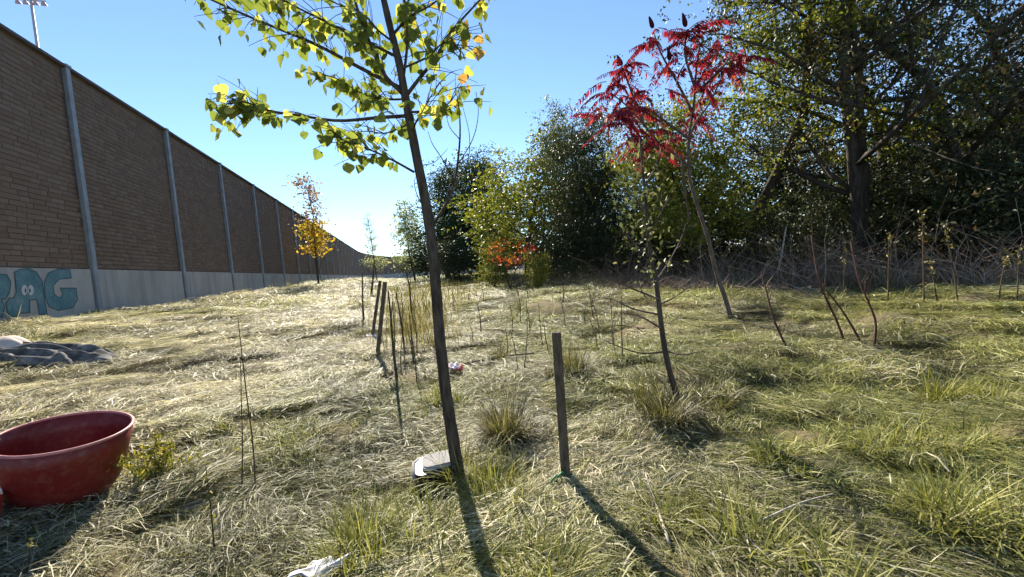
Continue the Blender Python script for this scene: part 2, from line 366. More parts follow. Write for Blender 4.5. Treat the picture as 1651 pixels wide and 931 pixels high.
def grow(seed, H, tr, spread=.5, first=.25, levels=3, nlimb=14, up=.25, limb_len=.45, stems=1, lean=0.0, conic=0.0, wob=1.0):
    """skeleton: list of (path, radii, level)"""
    r = random.Random(seed); out = []
    def seg(p, d, L, rad, lv, n):
        pts = [p.copy()]; rr = [rad]; d = d.normalized()
        for i in range(n):
            wb = wob if lv == 0 else 1.0
            d = (d + Vector((r.gauss(0, .13)*wb, r.gauss(0, .13)*wb, r.gauss(0, .09)*wb+up*.12*lv))).normalized()
            p = p + d*(L/n); pts.append(p.copy()); rr.append(rad*(1-.82*(i+1)/n))
        out.append((pts, rr, lv)); return pts, rr
    for s in range(stems):
        az = r.uniform(0, 6.28); d = Vector((math.cos(az)*(lean+.12*(stems > 1)*(1+s)), math.sin(az)*(lean+.12*(stems > 1)*(1+s)), 1))
        h = H*r.uniform(.86, 1.0) if s else H
        pts, rr = seg(Vector((r.uniform(-.1, .1)*stems, r.uniform(-.1, .1)*stems, 0)), d, h*.97, tr/(1+.35*(stems-1)), 0, 12)
        def kids(pts, rr, L, lv):
            if lv > levels: return
            nk = nlimb if lv == 1 else (7 if lv == 2 else 4)
            for k in range(nk):
                t = first+(1-first)*(k+r.random())/nk if lv == 1 else .2+.8*(k+r.random())/nk
                f = t*(len(pts)-1); i = min(int(f), len(pts)-2); q = pts[i].lerp(pts[i+1], f-i)
                dm = (pts[i+1]-pts[i]).normalized(); az = k*2.4+r.uniform(-.5, .5)
                sd = dm.orthogonal().normalized(); sd.rotate(Matrix.Rotation(az, 3, dm))
                dr = dm*(1-spread*(1-.35*t)) + sd*(spread*1.5+.2)
                if lv == 1: LL = L*limb_len*(1-conic*t)*(1-.45*t)*r.uniform(.75, 1.15)
                else: LL = L*r.uniform(.35, .6)*(1-.35*t)
                rb = max(.006, (rr[i]*(1-(f-i))+rr[i+1]*(f-i))*r.uniform(.4, .62))
                pp, r2 = seg(q, dr, LL, rb, lv, 6 if lv == 1 else 4); kids(pp, r2, LL, lv+1)
        kids(pts, rr, H, 1)
    return out

def tree_meshes(key, seed, H, tr, leafm, nleaf, lsize, bark=BARK, jitter=.28, inner=0.0, hang=-.2, sub=None, aspect=.5, spray=16, **kw):
    sk = grow(seed, H, tr, **kw); b = MB(); r = np.random.default_rng(seed)
    for pts, rr, lv in sk:
        if lv <= 2 or rr[0] > .012: b.tube(pts, [max(q, .004) for q in rr], (9, 6, 4, 3)[lv], lv < 2, None, .08 if lv == 0 else 0)
    top = max(kw.get('levels', 3)-1, 1)
    tw = [s for s in sk if s[2] >= top]
    A = np.array([s[0][i] for s in tw for i in range(len(s[0])-1)]); B = np.array([s[0][i+1] for s in tw for i in range(len(s[0])-1)])
    ln = np.linalg.norm(B-A, axis=1); k = r.choice(len(A), nleaf, p=ln/ln.sum()); t = r.random((nleaf, 1))
    ncl = max(nleaf//spray, 8); CC = A[k]*(1-t)+B[k]*t; CC = CC[:ncl]+r.normal(0, jitter, (ncl, 3))*np.array([1, 1, .8]); kk = r.integers(0, ncl, nleaf)
    C = CC[kk] + r.normal(0, 1, (nleaf, 3))*(lsize*1.5*r.uniform(.5, 1.5, ncl)[kk])[:, None]*np.array([1, 1, .55])
    D = r.normal(size=(nleaf, 3))+np.array([0, 0, hang])
    V, F, R = leaves_np(C, D, lsize, seed, aspect=aspect)
    return b.mesh(key+'_trunk', bark, True), np_mesh(key+'_crown', V, F, leafm, {'rnd': ('POINT', R)}), (V, F, R)

TM = {}
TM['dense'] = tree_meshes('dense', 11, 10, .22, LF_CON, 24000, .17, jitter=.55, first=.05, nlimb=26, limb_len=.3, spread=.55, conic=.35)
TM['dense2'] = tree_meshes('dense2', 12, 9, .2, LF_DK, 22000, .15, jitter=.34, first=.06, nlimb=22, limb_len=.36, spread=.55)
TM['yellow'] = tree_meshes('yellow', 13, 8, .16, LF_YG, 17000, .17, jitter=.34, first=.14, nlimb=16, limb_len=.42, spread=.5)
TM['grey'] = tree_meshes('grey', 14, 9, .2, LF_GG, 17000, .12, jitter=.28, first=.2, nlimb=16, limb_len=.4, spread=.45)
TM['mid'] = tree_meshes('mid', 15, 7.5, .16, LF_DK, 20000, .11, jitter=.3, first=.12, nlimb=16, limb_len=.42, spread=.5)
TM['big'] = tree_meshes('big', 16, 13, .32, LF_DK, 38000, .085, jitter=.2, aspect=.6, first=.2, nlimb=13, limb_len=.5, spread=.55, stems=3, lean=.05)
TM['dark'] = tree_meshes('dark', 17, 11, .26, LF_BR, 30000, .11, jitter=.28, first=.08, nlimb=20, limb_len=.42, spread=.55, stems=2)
TM['tallyellow'] = tree_meshes('tallyellow', 18, 12, .2, LF_YG, 24000, .11, jitter=.25, first=.38, nlimb=14, limb_len=.34, spread=.5)
TM['pale'] = tree_meshes('pale', 19, 8, .12, LF_PALE, 3200, .22, jitter=.3, first=.15, nlimb=14, limb_len=.3, spread=.45, aspect=.75, spray=6)
TM['bush'] = tree_meshes('bush', 20, 2.6, .05, LF_DK, 7000, .09, jitter=.16, first=.05, nlimb=12, limb_len=.6, spread=.6, stems=3, levels=2)
TM['ybush'] = tree_meshes('ybush', 21, 2.4, .05, LF_YG, 3600, .11, jitter=.16, first=.1, nlimb=10, limb_len=.5, spread=.6, stems=2, levels=2)
TM['rbush'] = tree_meshes('rbush', 22, 2.6, .04, LF_REDB, 420, .13, jitter=.12, first=.5, nlimb=8, limb_len=.4, spread=.6, stems=2, levels=2, aspect=.35)
def tree(name, key, loc, rz, sc, label, cat='tree', group=None):
    o = empty(name, loc, label, cat, group, rz); o.scale = (sc[0], sc[0], sc[1]) if hasattr(sc, '__len__') else (sc,)*3
    link('trunk', TM[key][0], o); link('crown', TM[key][1], o); return o
for name, key, px, Z, rz, sc, lab in (
    ('pale_tree', 'pale', 668, 46, .3, (1.0, 1.08), 'pale whitish leaved tree left of the dark evergreens'),
    ('evergreen_tree', 'dense', 724, 41, 0, (1.45, 1.12), 'dark dense evergreen just right of the pale whitish tree'),
    ('evergreen_tree', 'dense', 775, 36, 2, (1.4, 1.12), 'dark dense evergreen beside the bright yellow green tree'),
    ('yellow_green_tree', 'yellow', 850, 23, 1, (1.25, 1.0), 'bright yellow green tree between evergreens and taller grey green tree'),
    ('grey_green_tree', 'grey', 925, 21, .6, (1.0, 1.0), 'tall grey green tree with ragged top left of the sumac'),
    ('broadleaf_tree', 'mid', 1015, 19, 2.2, (1.0, .95), 'dark green tree directly behind the red sumac crown'),
    ('yellow_green_tree', 'yellow', 1140, 12.9, 2.9, (.66, .72), 'yellow green leafy tree behind the sumac trunk'),
    ('tall_tree', 'tallyellow', 1205, 13.6, 4.0, (1.1, .95), 'tall tree with thin yellow green top right of the sumac crown'),
    ('large_tree', 'big', 1385, 11.2, 1.1, (.92, 1.0), 'large many limbed dark tree with sky showing between its limbs'),
    ('dark_tree', 'dark', 1640, 9.8, .4, (.98, 1.05), 'dense dark browning tree at the right edge of the picture'),
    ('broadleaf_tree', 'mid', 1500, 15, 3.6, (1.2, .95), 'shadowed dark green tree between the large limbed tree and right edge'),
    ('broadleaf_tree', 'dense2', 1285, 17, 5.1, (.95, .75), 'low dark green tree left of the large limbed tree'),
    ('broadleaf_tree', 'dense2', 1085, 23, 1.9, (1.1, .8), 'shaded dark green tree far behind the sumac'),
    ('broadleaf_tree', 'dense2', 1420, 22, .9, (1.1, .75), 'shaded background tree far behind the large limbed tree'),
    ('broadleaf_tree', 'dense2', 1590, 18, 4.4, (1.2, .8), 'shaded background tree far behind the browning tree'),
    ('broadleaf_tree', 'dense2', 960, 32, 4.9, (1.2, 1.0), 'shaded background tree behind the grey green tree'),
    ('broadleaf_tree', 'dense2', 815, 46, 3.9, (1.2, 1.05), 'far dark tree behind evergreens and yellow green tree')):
    tree(name, key, XY(px, Z), rz, sc, lab)

# young maple by the wall: orange below, pinkish above
q = XY(514, 27); sap = empty('young_maple', q, 'slender young tree by the wall, orange below and thin pinkish on top', 'tree')
w_, c_, (V, F, R) = tree_meshes('maple', 31, 7.3, .07, LF_OR, 2300, .17, jitter=.13, first=.27, nlimb=20, limb_len=.15, spread=.5, levels=2, aspect=.8, wob=.4, spray=4)
link('trunk', w_, sap); cen = V.reshape(-1, 4, 3)[:, 0, 2]
for nm, mk, mt in (('crown', cen < 4.4, LF_OR), ('crown', cen >= 4.4, LF_PK)):
    idx = np.where(mk)[0]
    if mt is LF_PK: idx = idx[::2]
    v = V.reshape(-1, 4, 3)[idx].reshape(-1, 3); b = (np.arange(len(idx))*4)[:, None]
    f = np.concatenate([b+np.array([[0, 1, 2]]), b+np.array([[0, 2, 3]])], 1).reshape(-1, 3)
    o = link(nm, np_mesh(nm, v, f, mt, {'rnd': ('POINT', R.reshape(-1, 4)[idx].ravel())}), sap)
o['label'] = 'thin pinkish leaves of the top'
w_, c_, _ = tree_meshes('spruce', 33, 7.4, .06, LF_PALE, 2600, .13, jitter=.1, first=.22, nlimb=24, limb_len=.26, spread=.8, levels=2, conic=.75, aspect=.4, wob=.12, spray=4)
sp = empty('young_spruce', XY(606, 40), 'pale narrow pointed young tree in front of the wall end', 'tree'); link('trunk', w_, sp); link('crown', c_, sp)

# ------------------------------------------------------------------ shrubs and thicket along the wood's edge
for key, px, Z, rz, s, lab, nm in (
    ('rbush', 822, 16, 0, .95, 'small red leaved shrub before the yellow green tree', 'red_shrub'),
    ('ybush', 868, 16, 1, .6, 'low yellow leaved shrub right of the small red shrub', 'yellow_shrub'),
    ('ybush', 796, 19, 3, .85, 'low yellow leaved shrub left of the small red shrub', 'yellow_shrub'),
    ('bush', 905, 18, 2, 1.0, 'dark leafy shrub at the foot of the grey green tree', 'dark_shrub'),
    ('bush', 985, 16.5, 4, 1.0, 'dark leafy shrub below the left side of the sumac', 'dark_shrub'),
    ('bush', 1075, 15, 5, 1.05, 'dark leafy shrub seen behind the bare sapling', 'dark_shrub'),
    ('bush', 1150, 13.5, 1, 1.0, 'dark leafy shrub behind the sumac trunk', 'dark_shrub'),
    ('bush', 1300, 13, .4, 1.1, 'dark leafy shrub left of the large limbed trunk', 'dark_shrub'),
    ('bush', 1450, 11, 2.6, 1.2, 'dark leafy shrub right of the large limbed trunk', 'dark_shrub'),
    ('bush', 1545, 10, 3.3, 1.3, 'dark leafy shrub left of the browning tree', 'dark_shrub'),
    ('bush', 1640, 8.8, 5.2, 1.2, 'dark leafy shrub under the browning tree at right edge', 'dark_shrub'),
    ('bush', 735, 30, 5.2, 1.2, 'dark leafy shrub at the foot of the dark evergreens', 'dark_shrub')):
    tree(nm, key, XY(px, Z), rz, s, lab, 'shrub')
ROOF = plain('pale_roof', (.62, .62, .64), .5, .4, .08, 4); SIDE = plain('shed_side', (.2, .17, .15), .85, .2, .2, 4)
q = XY(1232, 24); sh = empty('shed', q, 'low pale roofed shed glimpsed through the dark thicket', 'shed', None, -.75)
MB().box((0, 0, .75), (3.6, 2.6, 1.5)).build('wall', SIDE, sh)
b = MB(); b.add([(-2, -1.5, 1.45), (2, -1.5, 1.45), (2, 1.5, 1.9), (-2, 1.5, 1.9), (-2, -1.5, 1.52), (2, -1.5, 1.52), (2, 1.5, 1.97), (-2, 1.5, 1.97)], [(3, 2, 1, 0), (4, 5, 6, 7), (0, 1, 5, 4), (1, 2, 6, 5), (2, 3, 7, 6), (3, 0, 4, 7)]); b.build('roof', ROOF, sh)

# dead brush: a mass nobody could count
V = []; nst = 5200; F = None
bx = []; seeds = np.random.default_rng(5)
b = MB(); rr_ = random.Random(5)
for k in range(nst):
    t = rr_.random(); px = 790+ (1700-790)*t; Zb = np.interp(px, [790, 900, 1000, 1200, 1400, 1700], [21, 17.5, 14.5, 10.6, 8.4, 6.6])*rr_.uniform(.86, 1.35)
    q = P(px, 440, Zb); z = float(gh(q.x, q.y)); h = rr_.uniform(.3, 1.7)*(.75 if px < 950 else 1)*(1+.35*math.sin(px*.045)+.2*math.sin(px*.11))
    d = Vector((rr_.gauss(0, .6), rr_.gauss(0, .6), 1)).normalized(); p0 = Vector((q.x, q.y, z-.03)); pts = [p0]
    for s in range(3):
        d = (d+Vector((rr_.gauss(0, .36), rr_.gauss(0, .36), rr_.gauss(0, .1)-.16*s))).normalized(); pts.append(pts[-1]+d*h/3)
    r0_ = rr_.uniform(.003, .009)
    b.tube(pts, [r0_, r0_*.8, r0_*.6, r0_*.3], 3, False)
for k in range(1500):                                  # low broken brush spilling out onto the bank below the sumac
    px = rr_.gauss(1085, 95); Zb = np.interp(px, [790, 900, 1000, 1200, 1400, 1700], [21, 17.5, 14.5, 10.6, 8.4, 6.6])*rr_.uniform(.72, 1.02)
    q = P(px, 440, Zb); z = float(gh(q.x, q.y)); L_ = rr_.uniform(.15, .7); az_ = rr_.uniform(0, 6.28); el_ = rr_.uniform(0, .7)
    d = Vector((math.cos(az_)*math.cos(el_), math.sin(az_)*math.cos(el_), math.sin(el_))); p0 = Vector((q.x, q.y, z+rr_.uniform(.02, .12))); r0_ = rr_.uniform(.003, .008)
    b.tube([p0, p0+d*L_*.5+Vector((0, 0, rr_.uniform(-.02, .05))), p0+d*L_+Vector((rr_.gauss(0, .06), rr_.gauss(0, .06), 0))], [r0_, r0_*.8, r0_*.4], 3, False)
tag(b.build('dead_thicket', BRUSH), 'tangled dead brown brush along the edge of the wood', 'thicket', None, 'stuff')
# tall dry weeds: a mass along the foot of the trees and the far hollow
n = 6400; r = np.random.default_rng(15); tt = r.random(n); px = np.where(tt < .45, np.where(tt < .16, r.normal(665, 30, n), r.normal(690, 50, n)), r.uniform(760, 1700, n)); Zb = np.where(tt < .45, np.where(tt < .16, r.uniform(5.6, 11, n), r.uniform(11, 30, n)), np.interp(px, [760, 900, 1000, 1200, 1400, 1700], [24, 17, 14.2, 10.3, 8.2, 6.5])*r.uniform(.9, 1.1, n))
A_ = np.array([tuple(P(a, 440, z_)) for a, z_ in zip(px, Zb)]); A_[:, 2] = gh(A_[:, 0], A_[:, 1])-.02; hh = r.uniform(.15, .62, n)*np.where(tt < .45, 1.25, 1); th = r.uniform(0, 6.28, n); ln_ = r.uniform(.05, .5, n); w = r.uniform(.004, .011, n)*np.where(tt < .16, .6, np.where(tt < .45, 1.5, 1))
pos = []
for i in range(4):
    t = i/3; q = A_+np.stack([np.cos(th)*ln_*hh*t**1.7, np.sin(th)*ln_*hh*t**1.7, hh*(t-.25*ln_*t*t)], 1); sd = np.stack([-np.sin(th+.6), np.cos(th+.6), 0*th], 1)*(w*(1-.8*t))[:, None]; pos += [q-sd, q+sd]
V = np.stack(pos, 1).reshape(-1, 3); F = ((np.arange(n)*8)[:, None, None]+np.array([[[2*i, 2*i+1, 2*i+3, 2*i+2] for i in range(3)]])).reshape(-1, 4)
tag(link('dry_weeds', np_mesh('dry_weeds', V, F, LF_SEED2, {'rnd': ('POINT', np.repeat(r.random(n), 8))})), 'olive and tan dry weeds standing along the edge of the mown field', 'weeds', None, 'stuff')
# the far wood behind, seen only as a dark mass
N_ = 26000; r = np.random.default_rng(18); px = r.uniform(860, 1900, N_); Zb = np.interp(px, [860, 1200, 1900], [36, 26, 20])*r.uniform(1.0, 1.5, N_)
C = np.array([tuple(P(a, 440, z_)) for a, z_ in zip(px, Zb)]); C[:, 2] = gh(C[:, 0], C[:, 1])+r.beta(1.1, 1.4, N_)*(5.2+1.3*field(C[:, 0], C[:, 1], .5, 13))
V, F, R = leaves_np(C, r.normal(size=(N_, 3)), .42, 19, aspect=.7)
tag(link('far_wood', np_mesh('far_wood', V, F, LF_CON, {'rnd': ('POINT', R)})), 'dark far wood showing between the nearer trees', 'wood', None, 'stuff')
# low leafy undergrowth in the shade behind it
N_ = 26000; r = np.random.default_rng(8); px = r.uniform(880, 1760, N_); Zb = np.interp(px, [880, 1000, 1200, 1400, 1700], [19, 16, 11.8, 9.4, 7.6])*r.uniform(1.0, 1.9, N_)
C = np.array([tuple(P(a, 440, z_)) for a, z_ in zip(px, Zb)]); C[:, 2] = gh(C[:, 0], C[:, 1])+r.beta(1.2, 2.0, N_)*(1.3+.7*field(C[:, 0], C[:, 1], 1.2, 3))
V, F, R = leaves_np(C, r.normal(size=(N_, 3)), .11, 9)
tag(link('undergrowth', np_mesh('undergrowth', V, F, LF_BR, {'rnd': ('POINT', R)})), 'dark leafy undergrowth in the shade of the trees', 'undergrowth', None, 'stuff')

# ------------------------------------------------------------------ poplar in the foreground
PZ = 2.3
base, tz = G(742, 783)
PZ = tz
pop = empty('young_poplar', base, 'young poplar with heart shaped yellow green leaves in the foreground', 'tree')
def pp(L): return [P(x, y, PZ+dz*.6)-base for x, y, dz in L]
tpx = [(744, 800), (741, 775), (729, 700), (720, 640), (709, 545), (702, 455), (693, 368), (682, 305), (667, 228), (656, 170), (644, 105), (630, 48), (613, -25), (596, -100), (585, -180)]
trunk = curve(pp([(x, y, .02*math.sin(i*.9)) for i, (x, y) in enumerate(tpx)]), 60)
W_ = lambda px_: px_/FPX*PZ/2
tr_ = [W_(np.interp(i/60, [0, .03, .25, .45, .62, .8, 1], [30, 21, 17.8, 16, 13.8, 10.5, 6])) for i in range(61)]
MB().tube(trunk, tr_, 14, True, None, .05).build('trunk', BARK_P, pop, True)
BR = [  # (points px,py,depth offset; width px at start, end; leaf count)
    ([(658, 187, 0), (610, 190, -.05), (545, 195, -.12), (480, 186, -.2), (430, 178, -.27), (395, 165, -.32), (372, 168, -.35)], 6, 1.5, 42),
    ([(651, 145, 0), (585, 112, .06), (505, 70, .14), (420, 35, .22), (345, 2, .3), (300, -18, .34)], 7, 2, 40),
    ([(648, 150, 0), (618, 118, -.06), (592, 58, -.12), (572, 0, -.18), (558, -60, -.22)], 7, 3, 36),
    ([(668, 278, 0), (632, 258, -.1), (592, 240, -.16), (562, 230, -.2), (540, 218, -.25)], 4, 1.2, 20),
    ([(657, 152, 0), (680, 122, .05), (702, 95, .1), (722, 58, .15), (760, 15, .2), (795, -22, .25)], 7, 2.5, 24),
    ([(659, 181, 0), (700, 179, .05), (722, 168, .1), (742, 142, .15)], 4, 1.2, 10),
    ([(650, 130, 0), (657, 62, .08), (652, 0, .12), (648, -60, .15)], 5, 3, 28),
    ([(640, 92, 0), (560, 52, -.15), (490, 18, -.25), (430, -14, -.35)], 5, 1.5, 26),
    ([(655, 160, 0), (622, 160, .12), (585, 152, .25), (545, 128, .33), (490, 112, .4)], 4, 1.2, 36),
    ([(632, 58, 0), (660, 28, .1), (700, 5, .18), (735, -30, .22)], 5, 1.5, 14),
    ([(662, 195, 0), (648, 205, .1), (620, 215, .2), (585, 212, .3), (545, 222, .36)], 3.5, 1, 20),
    ([(645, 112, 0), (690, 92, -.1), (715, 70, -.15), (745, 78, -.2)], 4, 1.2, 16),
    ([(664, 215, 0), (672, 195, -.1), (692, 160, -.18), (712, 130, -.22)], 3.5, 1, 10),
    ([(636, 70, 0), (605, 45, .2), (585, 22, .3), (540, 5, .4), (500, -20, .45)], 4, 1.2, 16)]
prng = random.Random(3)
def poplar_leaf(curl, fold):
    h = [(0, 0), (.16, -.05), (.36, -.02), (.5, .16), (.5, .34), (.36, .6), (.17, .85), (0, 1.06)]
    b = MB(); vs = []; n = len(h)
    for sx in (0, 1, -1):
        for x, y in h: vs.append((x*1.08*sx, y, abs(x*sx)*fold - curl*(y-.4)**2 + .03*math.sin(9*y+3*x*sx)))
    fs = []
    for i in range(n-1):
        for s in (1, 2):
            q = (i, i+1, s*n+i+1, s*n+i); fs.append(q if s == 2 else tuple(reversed(q)))
    b.add(vs, fs, 0); b.tube([(0, 0, 0), (0, -.25, .02), (0, -.5, .06)], .014, 3, False, 0)
    return b
PL = [poplar_leaf(c, f).mesh('leaf', LF_P, True) for c, f in ((.1, .1), (.3, .25), (-.15, .3), (.45, .05), (.2, -.2), (0, .4))]
PLY = [poplar_leaf(c, f).mesh('leaf', LF_PR, True) for c, f in ((.2, .2), (.4, .1), (0, .3))]
LEAVES = []
def put_leaf(q, yellow=False, scale=None):
    d = Vector((prng.gauss(0, .55), prng.gauss(0, .55), -1+prng.gauss(0, .35))).normalized()
    s = scale or prng.uniform(.042, .074)
    rq = d.to_track_quat('Y', 'Z') @ Matrix.Rotation(prng.uniform(0, 6.28), 3, 'Y').to_quaternion(); LEAVES.append((q+d*s*.5+Vector((prng.gauss(0, .012), prng.gauss(0, .012), prng.gauss(0, .012))), rq, s, prng.choice(PLY if yellow else PL)))
def in_view(q):
    d = q+base-CAM; z = d.dot(fw); return abs(d.dot(cR)/z*FPX) < PW/2 and d.dot(cU)/z*FPX < PH/2+8
for pts, w0, w1, nl in BR:
    c = curve(pp(pts), 20); b = MB(); b.tube(c, [W_(w0+(w1-w0)*i/20) for i in range(21)], 6)
    sites = []
    nl = int(nl*2.0)
    for k in range(max(8, nl//2)):
        t = prng.uniform(.15, 1.0)*20; i = min(int(t), 19); q = c[i].lerp(c[i+1], t-i)
        d = (c[i+1]-c[i]).normalized()+Vector((prng.gauss(0, .7), prng.gauss(0, .7), prng.gauss(.1, .7))); d.normalize(); L = prng.uniform(.08, .34)*(1.0 if t < 15 else .5)
        tw = curve([q, q+d*L*.5+Vector((0, 0, .01)), q+d*L+Vector((0, 0, -.02))], 4); b.tube(tw, [.0028, .0024, .002, .0016, .0012], 4); sites.append(tw)
    b.build('branch', BARK_P, pop, True)
    for k in range(nl):
        if k % 4 == 3: t = prng.uniform(.3, 1)*20; i = min(int(t), 19); q = c[i].lerp(c[i+1], t-i)
        else: tw = sites[k % len(sites)]; q = tw[prng.randint(1, 4)]
        rightside = pts[-1][0] > 690
        put_leaf(q, prng.random() < (.3 if rightside else .0))
# the leafless fork on the right of the trunk
FK = [([(694, 368, 0), (718, 332, -.04), (733, 292, -.06), (741, 232, -.08), (741, 185, -.1), (735, 142, -.1)], 6, 1),
      ([(733, 292, -.06), (712, 255, -.1), (697, 232, -.12), (690, 212, -.14)], 2, .7), ([(716, 335, -.04), (735, 275, 0), (772, 246, .05), (812, 245, .1)], 2, .7),
      ([(737, 268, -.06), (762, 225, 0), (771, 185, .05), (768, 148, .06)], 2, .7), ([(725, 312, -.05), (752, 268, -.1), (757, 220, -.12), (746, 172, -.12)], 1.8, .7),
      ([(700, 352, 0), (676, 322, .05), (668, 296, .08), (672, 282, .1)], 2, .8), ([(720, 255, -.08), (712, 300, -.1), (706, 330, -.1)], 1.6, .7),
      ([(741, 225, -.08), (725, 205, -.1), (718, 180, -.12)], 1.5, .6), ([(672, 268, 0), (700, 262, .04), (722, 240, .06)], 1.6, .6)]
for pts, w0, w1 in FK:
    c = curve(pp(pts), 14); MB().tube(c, [W_(w0+(w1-w0)*i/14) for i in range(15)], 6).build('bare_branch', BARK_P, pop, True)
for x, y in ((735, 142), (731, 158), (741, 168), (736, 176), (729, 150)): put_leaf(P(x, y, PZ-.1)-base, True, prng.uniform(.03, .045))

seen = [l for l in LEAVES if in_view(l[0])]; prng.shuffle(seen); single = set(id(l) for l in seen[:300]); VV = []; FF = []; off = 0
for l in LEAVES:
    q, rq, s_, me_ = l
    if id(l) in single:
        o = link('leaf', me_, pop); o.rotation_mode = 'QUATERNION'; o.rotation_quaternion = rq; o.location = q; o.scale = (s_,)*3
    else:
        VV += [q + rq @ (v.co*s_) for v in me_.vertices]; FF += [tuple(i+off for i in pl.vertices) for pl in me_.polygons]; off += len(me_.vertices)
b = MB(); b.v = [tuple(v) for v in VV]; b.f = FF; b.r = [0]*off; tag(b.build('leaf_mass', LF_P, pop), kind='stuff')

# ------------------------------------------------------------------ red sumac
sb, SZ = G(1180, 522)
sum_ = empty('staghorn_sumac', sb, 'slender sumac with drooping red compound leaves and dark seed cones', 'tree')
def sp_(L): return [P(x, y, SZ+dz)-sb for x, y, dz in L]
WS = lambda q: q/FPX*SZ/2
stem = [(1181, 528, 0), (1172, 490, 0), (1155, 440, .05), (1142, 385, .05), (1124, 330, 0), (1112, 285, 0), (1110, 230, 0), (1118, 175, 0), (1122, 120, .1), (1128, 75, .1)]
c = curve(sp_(stem), 36); MB().tube(c, [WS(7.6-4.6*i/36) for i in range(37)], 9, True, None, .06).build('trunk', BARK_S, sum_, True)
SBR = [[(1108, 270, 0), (1096, 255, .1), (1060, 228, .2), (1020, 180, .3), (985, 150, .35)], [(1112, 225, 0), (1078, 200, -.2), (1040, 175, -.4), (1005, 175, -.55), (985, 185, -.6)],
       [(1108, 250, 0), (1118, 205, .3), (1145, 165, .5), (1168, 115, .6)], [(1116, 180, 0), (1090, 130, .2), (1065, 85, .3), (1055, 55, .3)], [(1120, 140, 0), (1105, 90, -.2), (1107, 55, -.3)],
       [(1040, 205, .25), (1015, 140, .3), (1003, 108, .3)], [(1110, 255, 0), (1080, 250, -.3), (1045, 232, -.5), (1022, 228, -.6)], [(1122, 150, 0), (1155, 120, -.2), (1180, 90, -.3)], [(1100, 262, 0), (1105, 310, .1), (1112, 360, .15)]]
tips = []
for L in SBR:
    c = curve(sp_(L), 12); MB().tube(c, [WS(5-3*i/12) for i in range(13)], 6).build('branch', BARK_S, sum_, True); tips.append(c)
def frond(n, L, droop, seed):
    r_ = random.Random(seed); b = MB(); ax = [Vector((L*t, 0, .06*L*math.sin(3.1*t)-droop*L*t*t)) for t in np.linspace(0, 1, 10)]; b.tube(ax, [.006*(1-.7*i/9) for i in range(10)], 4, False, .2)
    for k in range(n):
        t = .16+.84*k/n; f = t*9; i = min(int(f), 8); q = ax[i].lerp(ax[i+1], f-i); ll = L*.3*(1-.55*abs(t-.42)-.25*t)*r_.uniform(.85, 1.15)
        for s in (1, -1):
            d = Vector((.3+r_.uniform(-.12, .12), s*.8, -.95+r_.uniform(-.3, .3))).normalized(); sd = Vector((1, 0, .2)); sd = (sd-d*sd.dot(d)).normalized(); w = ll*.15; sd = (sd+d.cross(sd)*r_.uniform(-.8, .8)).normalized()
            b.add([q, q+d*ll*.35+sd*w, q+d*ll, q+d*ll*.35-sd*w], [(0, 1, 2, 3)])
    return b.mesh('frond', LF_RED)
FR = [frond(12, .5, .35, 1), frond(14, .56, .6, 2), frond(11, .45, .25, 3), frond(13, .5, .8, 4), frond(12, .52, 1.0, 5)]
sr = random.Random(9); spots = []
for ci, c in enumerate(tips):
    if ci == 8: continue
    for k in range(5):
        spots.append((c[-1], sr.uniform(0, 6.28)))
    for k in range(8): spots.append((c[sr.randint(6, 11)], sr.uniform(0, 6.28)))
for x, y, dz in ((1090, 60, .2), (1130, 85, .1), (1060, 110, .2), (1010, 150, .3), (985, 175, .2), (975, 190, -.2), (1000, 205, -.4), (1080, 150, -.2), (1110, 130, -.3), (1150, 105, .1), (1165, 90, .3), (1185, 72, .2), (1040, 160, 0), (1100, 185, .2), (1130, 160, .2), (1170, 60, .3), (1010, 100, .2), (990, 130, .3), (1040, 215, -.5), (1008, 222, -.6)):
    for k in range(2): spots.append((P(x, y, SZ+dz)-sb, sr.uniform(0, 6.28)))
for q, az in spots:
    o = link('frond', sr.choice(FR), sum_); o.location = Vector(q)+Vector((sr.gauss(0, .05), sr.gauss(0, .05), sr.gauss(0, .05)))
    o.rotation_euler = (sr.gauss(0, .3), sr.uniform(-.35, .5), az); o.scale = (sr.uniform(.75, 1.15),)*3
CONE = plain('sumac_cone', (.05, .012, .02), .9, .1, .4, 60, .8, .02)
cm = MB(); cm.lathe([(.005, 0), (.035, .02), (.05, .07), (.043, .13), (.025, .2), (.004, .24)], 12); CM = cm.mesh('seed_cone', CONE, True)
for x, y, dz in ((1053, 46, .3), (1106, 44, -.3), (1003, 106, .3), (1080, 98, .2)):
    o = link('seed_cone', CM, sum_); o.location = P(x, y, SZ+dz)-sb; o.rotation_euler = (sr.gauss(0, .1), sr.gauss(0, .1), 0); o.scale = (.75, .75, .9)

